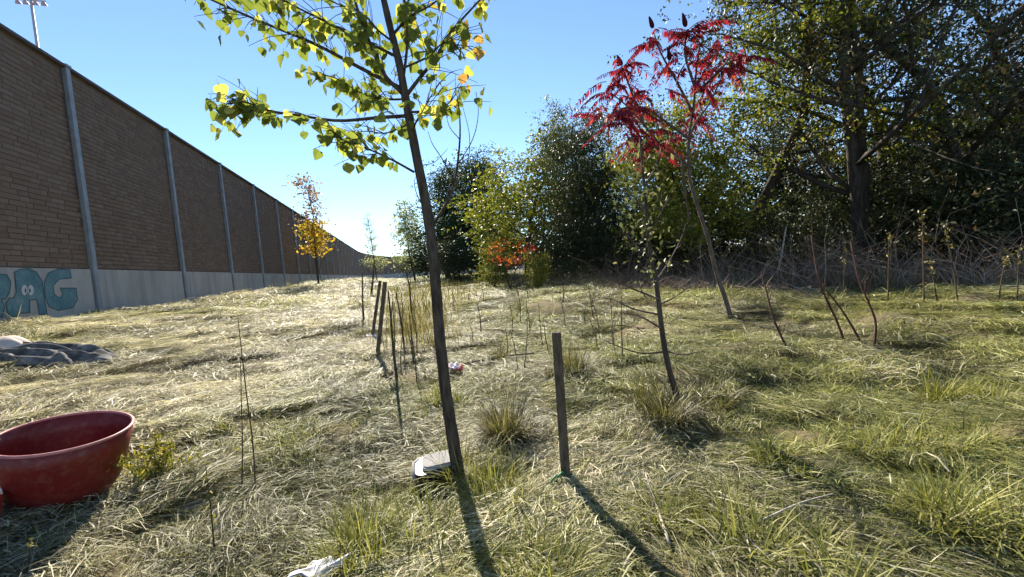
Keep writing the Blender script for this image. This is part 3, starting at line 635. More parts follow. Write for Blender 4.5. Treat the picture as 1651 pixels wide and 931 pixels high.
# ------------------------------------------------------------------ bare sapling on the right
bb, BZ = G(1092, 648)
bs = empty('bare_sapling', bb, 'thin dark nearly leafless sapling with dead side twigs', 'tree')
def bp(L): return [P(x, y, BZ+dz)-bb for x, y, dz in L]
WB = lambda q: q/FPX*BZ/2
c = curve(bp([(1094, 655, 0), (1088, 628, 0), (1076, 585, 0), (1066, 525, 0), (1059, 465, .03), (1050, 415, .03), (1044, 370, 0), (1041, 320, 0), (1036, 270, 0), (1032, 225, 0)]), 34)
MB().tube(c, [WB(11-8.2*i/34) for i in range(35)], 9, True, None, .06).build('trunk', BARK_P, bs, True)
for L in ([(1061, 482, 0), (1025, 468, -.1), (1000, 458, -.15), (980, 448, -.2)], [(1064, 508, 0), (1020, 498, .1), (990, 484, .2), (965, 480, .25)], [(1067, 530, 0), (1035, 512, -.2), (1005, 505, -.3)],
          [(1074, 567, 0), (1035, 570, .1), (1000, 560, .15), (972, 548, .2)], [(1074, 566, 0), (1100, 572, -.1), (1135, 566, -.15)], [(1057, 455, 0), (1080, 420, .1), (1098, 385, .15), (1106, 360, .2)],
          [(1050, 415, 0), (1025, 395, .1), (1005, 372, .15)], [(1062, 492, 0), (1090, 478, .2), (1120, 455, .3)], [(1046, 385, 0), (1062, 350, -.1), (1080, 318, -.12)], [(1042, 340, 0), (1022, 318, .1), (1005, 300, .1)],
          [(1040, 300, 0), (1056, 270, .1), (1062, 245, .1)], [(1063, 500, 0), (1040, 478, .2), (1028, 455, .25)]):
    c2 = curve(bp(L), 10); b = MB(); b.tube(c2, [WB(3.4-2.5*i/10) for i in range(11)], 5)
    for k in range(6):
        i = prng.randint(3, 9); q = c2[i]; d = Vector((prng.gauss(0, 1), prng.gauss(0, 1), prng.gauss(.2, .6))).normalized(); l = prng.uniform(.05, .16)
        b.tube([q, q+d*l*.5, q+d*l+Vector((0, 0, .01))], [.0025, .002, .001], 3, False)
    b.build('twig', TWIG, bs)
n = 260; r = np.random.default_rng(4); tt = r.random(n); k = (16+tt*18).astype(int)
C = np.array([tuple(c[min(i, 34)]) for i in k])+r.normal(0, .1, (n, 3)); V, F, R = leaves_np(C, r.normal(size=(n, 3)), .045, 5)
link('leaves', np_mesh('leaves', V, F, LF_GG, {'rnd': ('POINT', R)}), bs)

# ------------------------------------------------------------------ wooden stakes
def stake(top, bot, w, label, z=None, ties=False):
    b0, Z = G(*bot)
    if z: Z = z
    s = empty('wooden_stake', b0, label, 'stake', 'wooden tree stakes'); t = P(top[0], top[1], Z)-b0; d = t.normalized()
    rot = d.to_track_quat('Z', 'Y').to_matrix(); L = t.length+.12; b = MB(); h = w/2
    prof = [(-h, -h), (h, -h), (h, h), (-h, h)]; vs = []
    for zz_, k in ((-.12, .7), (-.1, 1), (L*.5, 1.0), (L-.13, 1), (L-.12, .9)):
        for x, y in prof: vs.append(rot @ Vector((x*k, y*k, zz_)))
    fs = [(i*4+k, i*4+(k+1) % 4, (i+1)*4+(k+1) % 4, (i+1)*4+k) for i in range(4) for k in range(4)]+[(3, 2, 1, 0), (16, 17, 18, 19)]
    b.add(vs, fs); b.build('post', WOOD, s); return s, d, Z
s1, d1, z1 = stake((897, 536), (913, 777), .045, 'upright wooden stake right of the poplar with green tie at its foot')
GTIE = plain('green_plastic', (.01, .16, .06), .4, .5, .2)
b = MB(); q = d1*.02
for k in range(2):
    b.tube([q+Vector((-.035-.035*k+.034*math.cos(t), -.03+.01*math.sin(2*t), .02+.034*math.sin(t)-.01*k)) for t in np.linspace(0, 6.283, 17)], .006, 6)
b.build('green_tie', GTIE, s1, True)
stake((621, 455), (608, 578), .058, 'tall wooden stake leaning, nearer of the pair left of the poplar')
stake((613, 453), (600, 546), .055, 'wooden stake with white scrap at its foot, farther of the pair')

# ------------------------------------------------------------------ weeds and stalks
def stalk(name, L, Z, w0, w1, label, mat=STALK, leafm=None, nl=0, ls=.03, group=None, cat='weed', tufts=0, twigs=0):
    b0 = P(L[0][0], L[0][1], Z); e = empty(name, b0, label, cat, group)
    c = curve([P(x, y, Z)-b0 for x, y in L], 14); b = MB(); b.tube(c, [(w0+(w1-w0)*i/14)/FPX*Z/2 for i in range(15)], 5); rt = random.Random(L[0][0]); hh_ = (c[-1]-c[0]).length
    for k in range(twigs):
        i = rt.randint(4, 13); d = ((c[min(i+1, 14)]-c[i]).normalized()*1.3+Vector((rt.gauss(0, .6), rt.gauss(0, .6), 0))).normalized(); l = hh_*rt.uniform(.08, .28)
        b.tube([c[i], c[i]+d*l*.5, c[i]+d*l+Vector((0, 0, l*.12))], [w1*.6/FPX*Z/2, w1*.5/FPX*Z/2, w1*.25/FPX*Z/2], 4, False)
    b.build('stem', mat, e, True)
    if nl:
        r = np.random.default_rng(int(L[0][0]*7+L[0][1])); k = r.integers(2 if not tufts else 10, 15, nl); C = np.array([tuple(c[i]) for i in k])+r.normal(0, ls*.6, (nl, 3))
        V, F, R = leaves_np(C, r.normal(size=(nl, 3))+np.array([0, 0, .3]), ls, 3); tag(link('leaves' if not tufts else 'seed_head', np_mesh('leaves', V, F, leafm, {'rnd': ('POINT', R)}), e), kind='stuff')
    return e
def gz(x, y): return G(x, y)[1]
z_ = gz(412, 803)
stalk('tall_weed', [(413, 806), (408, 720), (398, 640), (390, 570), (384, 516)], z_, 2.6, 1.2, 'taller of two thin dark weed stems standing in the left field', STALK, LF_WD, 26, .02)
stalk('tall_weed', [(390, 806), (391, 720), (389, 640), (388, 582)], z_, 2.2, 1, 'shorter of two thin dark weed stems standing in the left field', STALK, LF_WD, 16, .02)
z_ = gz(344, 890); stalk('dry_weed', [(346, 892), (340, 820), (332, 752)], z_, 3, 1.2, 'short dry stem in the straw right of the red tub', STALK, LF_WD, 14, .02)
z_ = gz(279, 852); stalk('dry_weed', [(278, 855), (280, 820), (281, 795)], z_, 2, 1, 'very short dark stem in straw nearest the red tub', STALK)
z_ = gz(45, 925); stalk('dry_weed', [(46, 928), (47, 890), (48, 870)], z_, 2.6, 1.4, 'short dry stem at the lower left corner', STALK, LF_WD, 10, .02)
for L, lab in (([(1410, 558), (1412, 520), (1398, 482), (1385, 452), (1372, 390)], 'reddish curved stem standing rightmost on the grassy bank'),
               ([(1362, 552), (1348, 515), (1332, 482), (1318, 440), (1308, 380)], 'reddish thick stem on the bank below the large limbed tree'),
               ([(1388, 552), (1370, 520), (1350, 490), (1335, 472)], 'short reddish stem between two longer ones on the bank'),
               ([(1280, 582), (1262, 548), (1246, 510), (1236, 470), (1228, 440)], 'dark leaning stem right of the sumac foot')):
    stalk('reddish_sapling', L, gz(*L[0]), 4.2, 1.8, lab, STALKR, None, 0, .035, None, 'sapling', 0, 7)
# leaning pale poles at the wood's edge
PALE = bark_mat('pale_stick', (.28, .24, .2), (.48, .42, .36), 20, .004)
for L, Z, w, lab in (([(1243, 468), (1256, 430), (1268, 365)], 10.5, 5, 'pale leaning dead pole right of the sumac trunk'), ([(1052, 893), (1060, 850), (1040, 790)], None, 5, None)):
    if lab: stalk('dead_pole', L, Z, w, 2, lab, PALE, None, 0, 0, None, 'pole')
# lying sticks
def lying(L, w, label, mat=PALE, lift=.05):
    pts = [G(x, y)[0]+Vector((0, 0, lift+.02*i)) for i, (x, y) in enumerate(L)]; e = empty('fallen_stick', pts[0], label, 'stick'); Z = (pts[0]-CAM).dot(fw)
    MB().tube([q-pts[0] for q in curve(pts, 10)], [w/FPX*Z/2*(1-.05*i) for i in range(11)], 6).build('stem', mat, e, True)
lying([(1080, 895), (1062, 845), (1042, 790)], 6, 'pale straw stalk lying in grass right of the stake shadow')
lying([(728, 600), (770, 592), (815, 586), (862, 584)], 5, 'grey stick lying behind the poplar by the red scrap', TWIG)
lying([(1085, 522), (1115, 519), (1160, 522)], 4, 'dark stick lying on the bank left of the sumac foot', TWIG)
lying([(1225, 860), (1290, 838), (1345, 828)], 3.5, 'thin pale stick lying in grass at lower right', PALE)
lying([(960, 540), (1000, 532), (1040, 540)], 3.5, 'thin dark twig lying left of the bare sapling', TWIG)
# dried stalks along the hollow behind the poplar
srg = random.Random(12)
for k in range(46):
    x = srg.uniform(618, 715) if k < 22 else srg.uniform(740, 1010); y = srg.uniform(488, 618) if k < 22 else srg.uniform(478, 600)
    Z = gz(x, y); h = srg.uniform(.3, .85)*FPX/Z; lx = srg.gauss(-.08, .1)*h
    if y-h < 440: h = y-440-srg.uniform(0, 8)
    stalk('dried_stalk', [(x, y+2), (x+lx*.4+srg.gauss(0, 2), y-h*.5), (x+lx, y-h)], Z, srg.uniform(1.2, 2.4), .8,
          'thin dried stalk standing in the hollow between the leaning stakes and poplar' if k < 22 else ('thin dried stalk between the poplar trunk and upright stake' if x < 895 else 'thin dried stalk between the upright stake and bare sapling'), srg.choice((STALK, STALK, STALKG, TWIG)),
          LF_SEED if srg.random() < .3 else LF_WD, srg.choice((0, 8, 14)), .025, 'dried stalks in the hollow' if k < 22 else ('dried stalks between poplar and stake' if x < 895 else 'dried stalks between stake and sapling'), 'weed', 0, srg.randint(2, 6))
# dark stick by the stakes
z_ = gz(640, 612); stalk('dead_sapling', [(640, 613), (634, 560), (630, 510), (626, 470)], z_, 5, 2.5, 'dark dead stem just right of the leaning pair of stakes', STALK)
for L, lab in (([(587, 522), (585, 490), (584, 440)], 'thin dark sapling left of the leaning pair of stakes'), ([(598, 480), (601, 455), (603, 425)], 'thin dark far sapling just behind the leaning stakes'), ([(652, 560), (647, 520), (638, 470)], 'thin bent sapling midway between leaning stakes and poplar'), ([(672, 540), (664, 505), (660, 462), (655, 440)], 'thin twiggy sapling nearest the poplar on its left')):
    stalk('dead_sapling', L, gz(*L[0]), 4, 1.6, lab, STALK, LF_WD, 12, .04, None, 'sapling', 0, 12)
# pale seed-headed weeds along the wood's edge on the right
for x, y0, y1, lean, lab in ((1432, 470, 378, 2, 'pale seed headed weed right of the large limbed trunk'), (1490, 478, 345, -3, 'tallest pale seed headed weed at the shaded wood edge'), (1512, 476, 420, -14, 'short leaning seed weed beside the tallest seed headed weed'),
        (1545, 474, 362, -22, 'yellow tipped seed weed leaning left at the wood edge'), (1610, 470, 408, 14, 'seed weed leaning right near the right edge of the wood'), (1640, 474, 400, 4, 'seed headed weed touching the right edge of the picture'), (1360, 470, 405, 3, 'seed headed weed left of the large limbed trunk')):
    y0 += 17
    stalk('seeding_weed', [(x, y0), (x+lean*.4, (y0+y1)/2), (x+lean, y1)], gz(x, y0), 2.4, 1.0, lab, STALK, LF_SEED2, 30, .045, 'seed headed weeds at the wood edge', 'weed', 1)

# ------------------------------------------------------------------ grass: flattened straw and green tufts, instanced over the field
gcol = bpy.data.collections.new('grass_clumps')
def clump(seed, n, kind):
    r = np.random.default_rng(seed)
    rad_, h0, hm, az, L, el = {
        'flat': (.42, (.0, .05), (.0, .03), .4, (.15, .5), (-.05, .16)),
        'loose': (.40, (.0, .05), (.01, .06), 1.1, (.1, .34), (0, .4)),
        'tuft': (.13, (-.02, .0), (0, 0), 3.14, (.12, .34), (.6, 1.5)),
        'fine': (.34, (-.02, .0), (0, 0), 3.14, (.06, .2), (.3, 1.4))}[kind]
    a = r.normal(0, az, n) if az < 3 else r.uniform(-math.pi, math.pi, n)
    rr = rad_*np.sqrt(r.random(n)); th = r.uniform(0, 6.28, n); l = r.uniform(*L, n); e = r.uniform(*el, n)
    w = .0013+.0048*r.random(n)**2; bz = r.uniform(*h0, n); hb = r.uniform(*hm, n); cv = r.normal(0, .45, n); roll = r.uniform(-.65, .65, n) if kind in ('flat', 'loose') else r.uniform(-1.2, 1.2, n)
    pos = []; N = 4
    p = np.stack([rr*np.cos(th), rr*np.sin(th), bz], 1) - np.stack([np.cos(a)*l*.5, np.sin(a)*l*.5, 0*l], 1)*(1 if kind in ('flat', 'loose') else 0)
    dr = r.uniform(.3, 1.5, n)*(1 if kind in ('tuft', 'fine') else .35)
    for i in range(N):
        t = i/(N-1); aa = a+cv*t; ee = e-dr*t*1.1
        if i: p = p + np.stack([np.cos(aa)*np.cos(ee), np.sin(aa)*np.cos(ee), np.sin(ee)], 1)*(l/(N-1))[:, None]
        q = p.copy(); q[:, 2] += 4*hb*t*(1-t)
        if kind in ('flat', 'loose'): q[:, 2] = np.maximum(q[:, 2], .002+bz*.3)
        sd = np.stack([-np.sin(aa)*np.cos(roll), np.cos(aa)*np.cos(roll), np.sin(roll)], 1)*(w*(1.0-.85*t**2))[:, None]
        pos += [q-sd, q+sd]
    V = np.stack(pos, 1).reshape(-1, 3); b = (np.arange(n)*2*N)[:, None, None]
    F = (b+np.array([[[2*i, 2*i+1, 2*i+3, 2*i+2] for i in range(N-1)]])).reshape(-1, 4)
    me = np_mesh('clump', V, F, GRASS, {'rnd': ('POINT', np.repeat(r.random(n), 2*N)), 'pick': ('POINT', np.repeat(r.random(n), 2*N))})
    o = bpy.data.objects.new('clump_%02d' % len(gcol.objects), me); gcol.objects.link(o)
for k in range(5): clump(100+k, 330, 'flat')
for k in range(3): clump(110+k, 270, 'loose')
for k in range(3): clump(120+k, 120, 'tuft')
for k in range(3): clump(130+k, 240, 'fine')
def scatter(r0, r1, dens, scale, seed, a0=-62, a1=62):
    r = np.random.default_rng(seed); n = int(dens*math.radians(a1-a0)/2*(r1*r1-r0*r0)); rr = np.sqrt(r.uniform(r0*r0, r1*r1, n)); th = r.uniform(math.radians(a0), math.radians(a1), n)+YAW
    x = rr*np.sin(th); y = rr*np.cos(th); keep = (x > WX+.12) & (x < 13+.0*y) & (y > .15)
    for (hx, hy, hr) in HOLES: keep &= np.hypot(x-hx, y-hy) > hr
    x, y = x[keep], y[keep]; n = len(x); kind = r.random(n)
    g = .42+.26*field(x, y, .8, 1)+.16*field(x, y, 2.3, 2)
    g += .32*smooth((x-.8)/2.5)+.18*smooth((2.4-y)/1.2)-.24*smooth((-x-.2)/2.0)*smooth((y-1.6)/2) + .3*smooth((-x-5.6)/.9)+.25*smooth((y-22)/10)
    g = np.clip(g, .06, .92)
    tuftp = np.clip(.03+.22*(g-.4), .015, .18); finep = .12+.14*(g > .5)
    idx = np.where(kind < tuftp, r.integers(8, 11, n), np.where(kind < tuftp+finep, r.integers(11, 14, n), np.where(kind < .75, r.integers(0, 5, n), r.integers(5, 8, n))))
    az = 1.6*field(x, y, 1.1, 4)+1.2*field(x, y, .4, 6)+r.normal(0, .45, n)
    rot = np.stack([r.normal(0, .07, n), r.normal(0, .07, n), az], 1); sc = scale*r.uniform(.75, 1.3, n)
    ge = np.where((idx >= 8), np.clip(g+.3, 0, .97), g)
    tone = np.clip(1.0+(.2+.12*smooth((x-.8)/2))*field(x, y, 1.7, 9)+.12*field(x, y, 5, 10)+r.normal(0, .12, n), .55, 1.4)
    return np.stack([x, y, gh(x, y)-.005], 1), rot, sc, idx, ge, tone
TR = .274; rimc = Vector((-1.83, 2.76, .55)); TH = rimc.z-float(gh(rimc.x, rimc.y))+.01
TUB = rimc-Vector((math.sin(.146)*math.cos(.083), -math.sin(.083), math.cos(.146)*math.cos(.083)))*TH
HOLES = [(TUB.x, TUB.y, .27)]+[(q.x, q.y, h) for q, h in ((G(105, 582)[0], .3), (G(55, 584)[0], .34), (G(5, 572)[0], .34), (G(512, 955)[0], .2), (G(700, 765)[0], .2), (G(725, 768)[0], .16), (G(735, 604)[0], .16), (G(601, 549)[0], .2))]
parts = [scatter(.35, 2.6, 62, .52, 1, -75, 75), scatter(2.6, 4.5, 40, .6, 6, -70, 70), scatter(4.5, 8, 19, .75, 2, -68, 68), scatter(8, 14, 7, 1.1, 3), scatter(14, 30, 1.8, 2.0, 4), scatter(30, 90, .6, 3.2, 5, -40, 20)]
A = [np.concatenate([p[i] for p in parts]) for i in range(6)]
me = bpy.data.meshes.new('grass'); me.vertices.add(len(A[0])); me.vertices.foreach_set('co', A[0].astype(np.float32).ravel())
for nm, typ, v in (('rot', 'FLOAT_VECTOR', A[1]), ('size', 'FLOAT', A[2]), ('idx', 'INT', A[3]), ('green', 'FLOAT', A[4]), ('tone', 'FLOAT', A[5])):
    at = me.attributes.new(nm, typ, 'POINT'); at.data.foreach_set('vector' if typ == 'FLOAT_VECTOR' else 'value', (v.astype(np.int32) if typ == 'INT' else v.astype(np.float32)).ravel())
me.materials.append(GRASS)
go = tag(link('grass', me), 'flattened mown straw and green grass covering the field', 'grass', None, 'stuff')
ng = bpy.data.node_groups.new('scatter_clumps', 'GeometryNodeTree')
ng.interface.new_socket('Geometry', in_out='INPUT', socket_type='NodeSocketGeometry'); ng.interface.new_socket('Geometry', in_out='OUTPUT', socket_type='NodeSocketGeometry')
gi_ = ng.nodes.new('NodeGroupInput'); go_ = ng.nodes.new('NodeGroupOutput'); iop = ng.nodes.new('GeometryNodeInstanceOnPoints'); ci = ng.nodes.new('GeometryNodeCollectionInfo')
ci.inputs['Collection'].default_value = gcol; ci.inputs['Separate Children'].default_value = True; ci.inputs['Reset Children'].default_value = True
iop.inputs['Pick Instance'].default_value = True
def na_(name, typ):
    x = ng.nodes.new('GeometryNodeInputNamedAttribute'); x.data_type = typ; x.inputs['Name'].default_value = name; return x.outputs['Attribute']
e2r = ng.nodes.new('FunctionNodeEulerToRotation')
ng.links.new(gi_.outputs[0], iop.inputs['Points']); ng.links.new(ci.outputs[0], iop.inputs['Instance'])
ng.links.new(na_('idx', 'INT'), iop.inputs['Instance Index']); ng.links.new(na_('rot', 'FLOAT_VECTOR'), e2r.inputs[0]); ng.links.new(e2r.outputs[0], iop.inputs['Rotation'])
ng.links.new(na_('size', 'FLOAT'), iop.inputs['Scale']); ng.links.new(iop.outputs[0], go_.inputs[0])
mod = go.modifiers.new('scatter', 'NODES'); mod.node_group = ng

# distinct grass tufts standing up from the cut field
GT = []
for m_nm, stops in (('tuft_green', [(0, (.05, .05, .02)), (.5, (.10, .10, .04)), (.8, (.22, .19, .09)), (1, (.45, .38, .22))]), ('tuft_yellow', [(0, (.09, .10, .025)), (.5, (.24, .25, .06)), (1, (.42, .38, .15))])):
    GT.append(leaf_mat(m_nm, stops, .35))
def tuft(px, py, n, R, H, mat, label, lean=(0, 0)):
    q, Z = G(px, py); r = np.random.default_rng(int(px+py)); o = empty('grass_tuft', q, label, 'grass tuft')
    th = r.uniform(0, 6.28, n); rr = R*np.sqrt(r.random(n)); l = H*r.uniform(.45, 1.1, n); e = r.uniform(.9, 1.55, n); dr = r.uniform(.1, 2.0, n); a = th+r.normal(0, .8, n); w = r.uniform(.0015, .004, n)
    sc_ = r.normal(0, R*.75, (5, 2)); sh_ = r.uniform(.45, 1.15, 5); wh = r.integers(0, 5, n); l = l*sh_[wh]; a = a+r.normal(0, .5, 5)[wh]
    p = np.stack([rr*.6*np.cos(th)+sc_[wh, 0], rr*.6*np.sin(th)+sc_[wh, 1], 0*rr-.02], 1); pos = []
    for i in range(5):
        t = i/4; ee = e-dr*t
        if i: p = p+np.stack([np.cos(a)*np.cos(ee)+lean[0]*t, np.sin(a)*np.cos(ee)+lean[1]*t, np.sin(ee)], 1)*(l/4)[:, None]
        sd = np.stack([-np.sin(a), np.cos(a), 0*a], 1)*(w*(1-.9*t*t))[:, None]; pos += [p-sd, p+sd]
    V = np.stack(pos, 1).reshape(-1, 3); b = (np.arange(n)*10)[:, None, None]; F = (b+np.array([[[2*i, 2*i+1, 2*i+3, 2*i+2] for i in range(4)]])).reshape(-1, 4)
    link('blades', np_mesh('blades', V, F, mat, {'rnd': ('POINT', np.repeat(r.random(n), 10))}), o)
tuft(797, 712, 1500, .13, .38, GT[0], 'dark thick grass tuft between the poplar and the stake')
tuft(800, 590, 900, .17, .42, GT[0], 'dark grass tuft farther behind, above the thick tuft')
tuft(922, 602, 800, .14, .42, GT[0], 'dark grass tuft just right of the stake top')
tuft(838, 648, 600, .12, .3, GT[0], 'small dark grass tuft between poplar and stake, right of thick tuft')
tuft(740, 660, 300, .09, .22, GT[1], 'small tan grass tuft right behind the poplar trunk')
tuft(1060, 665, 1000, .22, .32, GT[0], 'low dark grass tuft at the foot of the bare sapling')
tuft(840, 500, 260, .12, .5, GT[0], 'far dark grass tuft behind the stake, leaning')
tuft(775, 805, 1300, .2, .36, GT[1], 'yellow green grass tuft at the foot of the poplar')
tuft(590, 885, 1500, .22, .32, GT[1], 'broad yellow green grass tuft beside the white scrap')
tuft(700, 652, 700, .14, .28, GT[1], 'low green grass tuft left of the poplar trunk')
tuft(900, 935, 1000, .2, .3, GT[1], 'yellow green grass tuft at the bottom edge below the stake')
tuft(700, 785, 420, .1, .16, GT[1], 'green blades in front of the black case')
for px_, py_, H_, lab in ((1300, 900, .2, 'bright green leafy grass tuft near the bottom right'), (1480, 730, .2, 'dark green grass tuft in the middle of the right bank'), (1560, 640, .22, 'grass tuft high on the right bank near the edge'),
        (1240, 730, .16, 'low grass tuft right of the bare sapling foot'), (480, 720, .16, 'low green grass tuft left of the black case'), (345, 690, .16, 'low green grass tuft beside the two thin weed stems'), (1130, 850, .2, 'green grass tuft below the pale lying stalk'), (1600, 860, .25, 'tall green grass tuft in the bottom right corner')):
    tuft(px_, py_, 600, .14, H_*1.3, GT[1], lab)
q, Z = G(255, 770); yw = empty('yellow_weed', q, 'yellowing leafy weed growing right beside the red tub', 'weed')
b = MB(); C = []; r_ = random.Random(2)
for k in range(26):
    d = Vector((r_.gauss(0, .45), r_.gauss(0, .45), 1)); L = r_.uniform(.12, .28); s0 = Vector((r_.gauss(0, .05), r_.gauss(0, .05), -.01)); c = curve([s0, s0+d*L*.5, s0+d*L+Vector((0, 0, -.02))], 6); b.tube(c, .0022, 3, False)
    for i in range(40): C.append(tuple(c[r_.randint(1, 6)]+Vector((r_.gauss(0, .012), r_.gauss(0, .012), r_.gauss(0, .012)))))
b.build('stems', STALKG, yw); C = np.array(C); V, F, R = leaves_np(C, np.random.default_rng(1).normal(size=C.shape)+np.array([0, 0, .7]), .03, 2, aspect=.3)
link('leaves', np_mesh('leaves', V, F, LF_WD, {'rnd': ('POINT', R)}), yw)

# ------------------------------------------------------------------ red tubs
m = M('red_plastic', .45, .4); nz = m.noise(3, 5); n2 = m.noise(30, 4)
m.color(m.mix(m.ramp(n2, [(.48, (0, 0, 0)), (.75, (.5, .5, .5))]), m.ramp(nz, [(.3, (.135, .011, .009)), (.7, (.205, .018, .013))]), (.24, .10, .08))); m.bump(n2, .1, .003); m.translucent(.12); REDP = m.m
RIM = plain('worn_red_rim', (.42, .16, .15), .5, .4, .2, 20)
tub = empty('red_tub', TUB, 'large round red plastic tub standing empty at the left edge', 'tub')
b = MB(); b.lathe([(.0, .0), (TR*.55, .004), (TR*.70, .02), (TR*.80, TH*.2), (TR*.89, TH*.45), (TR*.96, TH*.75), (TR, TH), (TR-.01, TH), (TR*.96-.012, TH*.75), (TR*.89-.012, TH*.46), (TR*.79-.012, TH*.22), (TR*.68, .034), (TR*.55, .018), (0, .014)], 72)
b.build('body', REDP, tub, True)
b = MB(); b.tube([Vector((math.cos(t)*(TR-.004), math.sin(t)*(TR-.004), TH)) for t in np.linspace(0, 6.2832, 65)], .0085, 8, False); b.build('rim', RIM, tub, True)
tub.rotation_euler = (.083, .146, 0)
q, Z = G(-40, 858); t2 = empty('red_bucket', q, 'small bright red bucket just showing at the lower left edge', 'bucket')
RED2 = plain('bright_red_plastic', (.5, .03, .025), .4, .5, .1)
MB().lathe([(0, 0), (.075, .0), (.095, .15), (.088, .15), (.07, .01), (0, .01)], 32).build('body', RED2, t2, True)
b = MB(); b.tube([Vector((.1*math.cos(t), .02, .15+.1*math.sin(t))) for t in np.linspace(0, math.pi, 15)], .004, 6); b.build('handle', plain('handle_white', (.7, .6, .6), .4), t2, True)

# ------------------------------------------------------------------ cloths and litter
def cloth(name, centre, u, v, nu, nv, hfun, m, label, cat, ragged=.12, seed=1, thick=.008):
    r = random.Random(seed); vs = []; fs = []; ph = [r.uniform(0, 6.28) for _ in range(12)]
    e = empty(name, centre, label, cat)
    for i in range(nu+1):
        for j in range(nv+1):
            s, t = i/nu*2-1, j/nv*2-1; k = 1+ragged*(math.sin(5*math.atan2(t, s)+ph[0])+.6*math.sin(9*math.atan2(t, s)+ph[1]))
            p = Vector(u)*s*k+Vector(v)*t*k; h = hfun(s, t, ph); g = float(gh(centre.x+p.x, centre.y+p.y))-centre.z
            vs.append((p.x, p.y, g+.035+max(h, .0)))
    for i in range(nu):
        for j in range(nv): a = i*(nv+1)+j; fs.append((a, a+nv+1, a+nv+2, a+1))
    b = MB(); b.add(vs, fs); o = b.build('fabric', m, e, True); md = o.modifiers.new('thickness', 'SOLIDIFY'); md.thickness = thick; return e
FAB = M('grey_fabric', .95, .1); nz = FAB.noise(9, 4); FAB.color(FAB.ramp(nz, [(.3, (.05, .047, .047)), (.5, (.11, .105, .10)), (.72, (.24, .23, .22))])); FAB.bump(FAB.noise(120, 2), .3, .003); FAB = FAB.m
FAB2 = plain('beige_fabric', (.55, .45, .39), .95, .1, .12, 12, .3, .004)
def folds(s, t, ph):
    e = max(0, 1-max(abs(s), abs(t))**4)
    return e*(.05+.06*abs(math.sin(2.2*s+4.0*t+ph[2]+.8*math.sin(3*s+ph[3])))**.7+.045*abs(math.sin(7*t-3*s+ph[4]+1.2*math.sin(4*s+ph[5])))+.025*math.sin(13*t+5*s+ph[6]))+.01
q, Z = G(70, 583); rv = Vector((math.cos(YAW), -math.sin(YAW), 0)); fv = Vector((math.sin(YAW), math.cos(YAW), 0))
cloth('grey_blanket', q, rv*.62+fv*.12, fv*.32, 70, 44, folds, FAB, 'crumpled grey blanket lying on the grass below the wall graffiti', 'blanket', .14, 3)
q, Z = G(5, 572); cloth('beige_cloth', q, rv*.34, fv*.24, 36, 26, lambda s, t, ph: .17*max(0, 1-s*s)*max(0, 1-t*t)**.7+.02*math.sin(4*s+3*t), FAB2, 'smooth beige cloth heap behind the grey blanket at left edge', 'cloth', .08, 4)
WPL = plain('white_plastic_sheet', (.55, .53, .56), .55, .4, .08, 14, .4, .01)
q, Z = G(512, 960); cloth('white_scrap', q, rv*.075+fv*.03, fv*.085+rv*.035, 26, 26, lambda s, t, ph: .055+.03*max(0, 1-s*s)+.014*math.sin(2.6*s+1.7*t+ph[2]+1.5*math.sin(2*t+ph[3]))+.006*math.sin(5*t-3*s+2*math.sin(3*s+ph[4])), WPL, 'crumpled white cloth scrap at the bottom edge', 'litter', .12, 6, .004)
q, Z = G(601, 549); cloth('white_paper', q, rv*.08, fv*.09, 14, 14, lambda s, t, ph: .05+.02*math.sin(5*s+ph[2])*math.sin(4*t+ph[3]), WPL, 'white paper scrap at the foot of the farther leaning stake', 'litter', .1, 7, .003)
m = M('red_white_wrap', .4, .4); nz = m.noise(11, 3); m.color(m.ramp(nz, [(.47, (.75, .68, .68)), (.53, (.6, .03, .05))], 'LINEAR')); WRAP = m.m
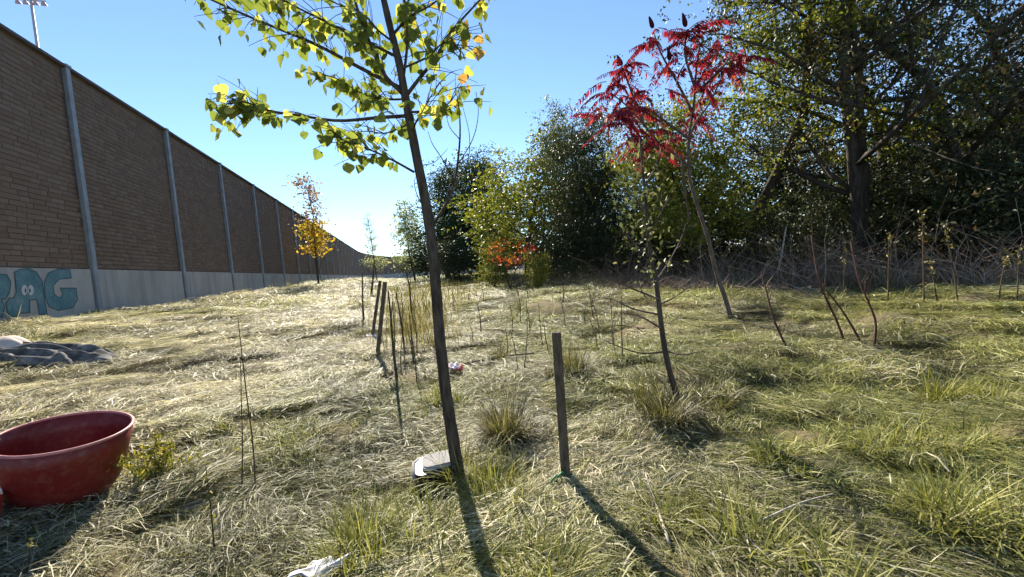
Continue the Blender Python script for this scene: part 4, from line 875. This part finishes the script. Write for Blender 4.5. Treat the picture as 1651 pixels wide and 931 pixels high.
q, Z = G(735, 604); cloth('red_white_wrapper', q, rv*.09, fv*.09, 18, 18, lambda s, t, ph: .05+.03*math.sin(5*s+ph[2])*math.sin(5*t+ph[3])+.02*(1-s*s), WRAP, 'crumpled red and white wrapper right behind the poplar trunk', 'litter', .1, 8, .003)
ORG = plain('orange_plastic', (.7, .2, .03), .4, .4, .1)
q, Z = G(639, 572); cloth('orange_scrap', q, rv*.03, fv*.04, 8, 8, lambda s, t, ph: .04+.02*(1-s*s), ORG, 'tiny orange scrap among the dried stalks by the leaning stakes', 'litter', .1, 9, .003)

# black case with white lid by the poplar
q, Z = G(709, 768); case = empty('plastic_case', q+Vector((0, 0, .0)), 'black plastic case with white lid lying in grass against the poplar', 'case', None, -YAW+.22)
BLK = plain('black_plastic', (.015, .015, .018), .4, .5, .2); WLID = plain('white_lid', (.36, .345, .33), .95, .05, .06, 12, .1)
def rounded(w, d, h, r, z0, n=6, taper=1.0):
    b = MB(); ring = []
    for cx, cy, a0 in ((w/2-r, d/2-r, 0), (-w/2+r, d/2-r, 1), (-w/2+r, -d/2+r, 2), (w/2-r, -d/2+r, 3)):
        for i in range(n+1): t = (a0+i/n)*math.pi/2; ring.append((cx+r*math.cos(t), cy+r*math.sin(t)))
    N = len(ring); vs = []
    for z, k in ((z0, taper), (z0+h*.8, 1), (z0+h*.95, .985), (z0+h, .95)): vs += [(x*k, y*k, z) for x, y in ring]
    fs = [(i*N+k, i*N+(k+1) % N, (i+1)*N+(k+1) % N, (i+1)*N+k) for i in range(3) for k in range(N)]+[tuple(reversed(range(N))), tuple(range(3*N, 4*N))]
    return b.add(vs, fs, .5)
rounded(.29, .21, .065, .05, .03, 6, .84).build('body', BLK, case)
o = rounded(.235, .165, .016, .04, .096).build('lid', WLID, case); o.location = (.022, .008, 0)
o = rounded(.215, .145, .005, .035, .1125).build('lid_panel', WLID, case); o.location = (.022, .008, 0)
b = MB(); b.tube([(-.146, -.075, .06), (-.15, -.02, .075), (-.146, .05, .09), (-.115, .092, .095)], [.012, .016, .014, .008], 8); b.build('handle', WLID, case, True)
case.rotation_euler = (.10, -.05, -YAW+.22)
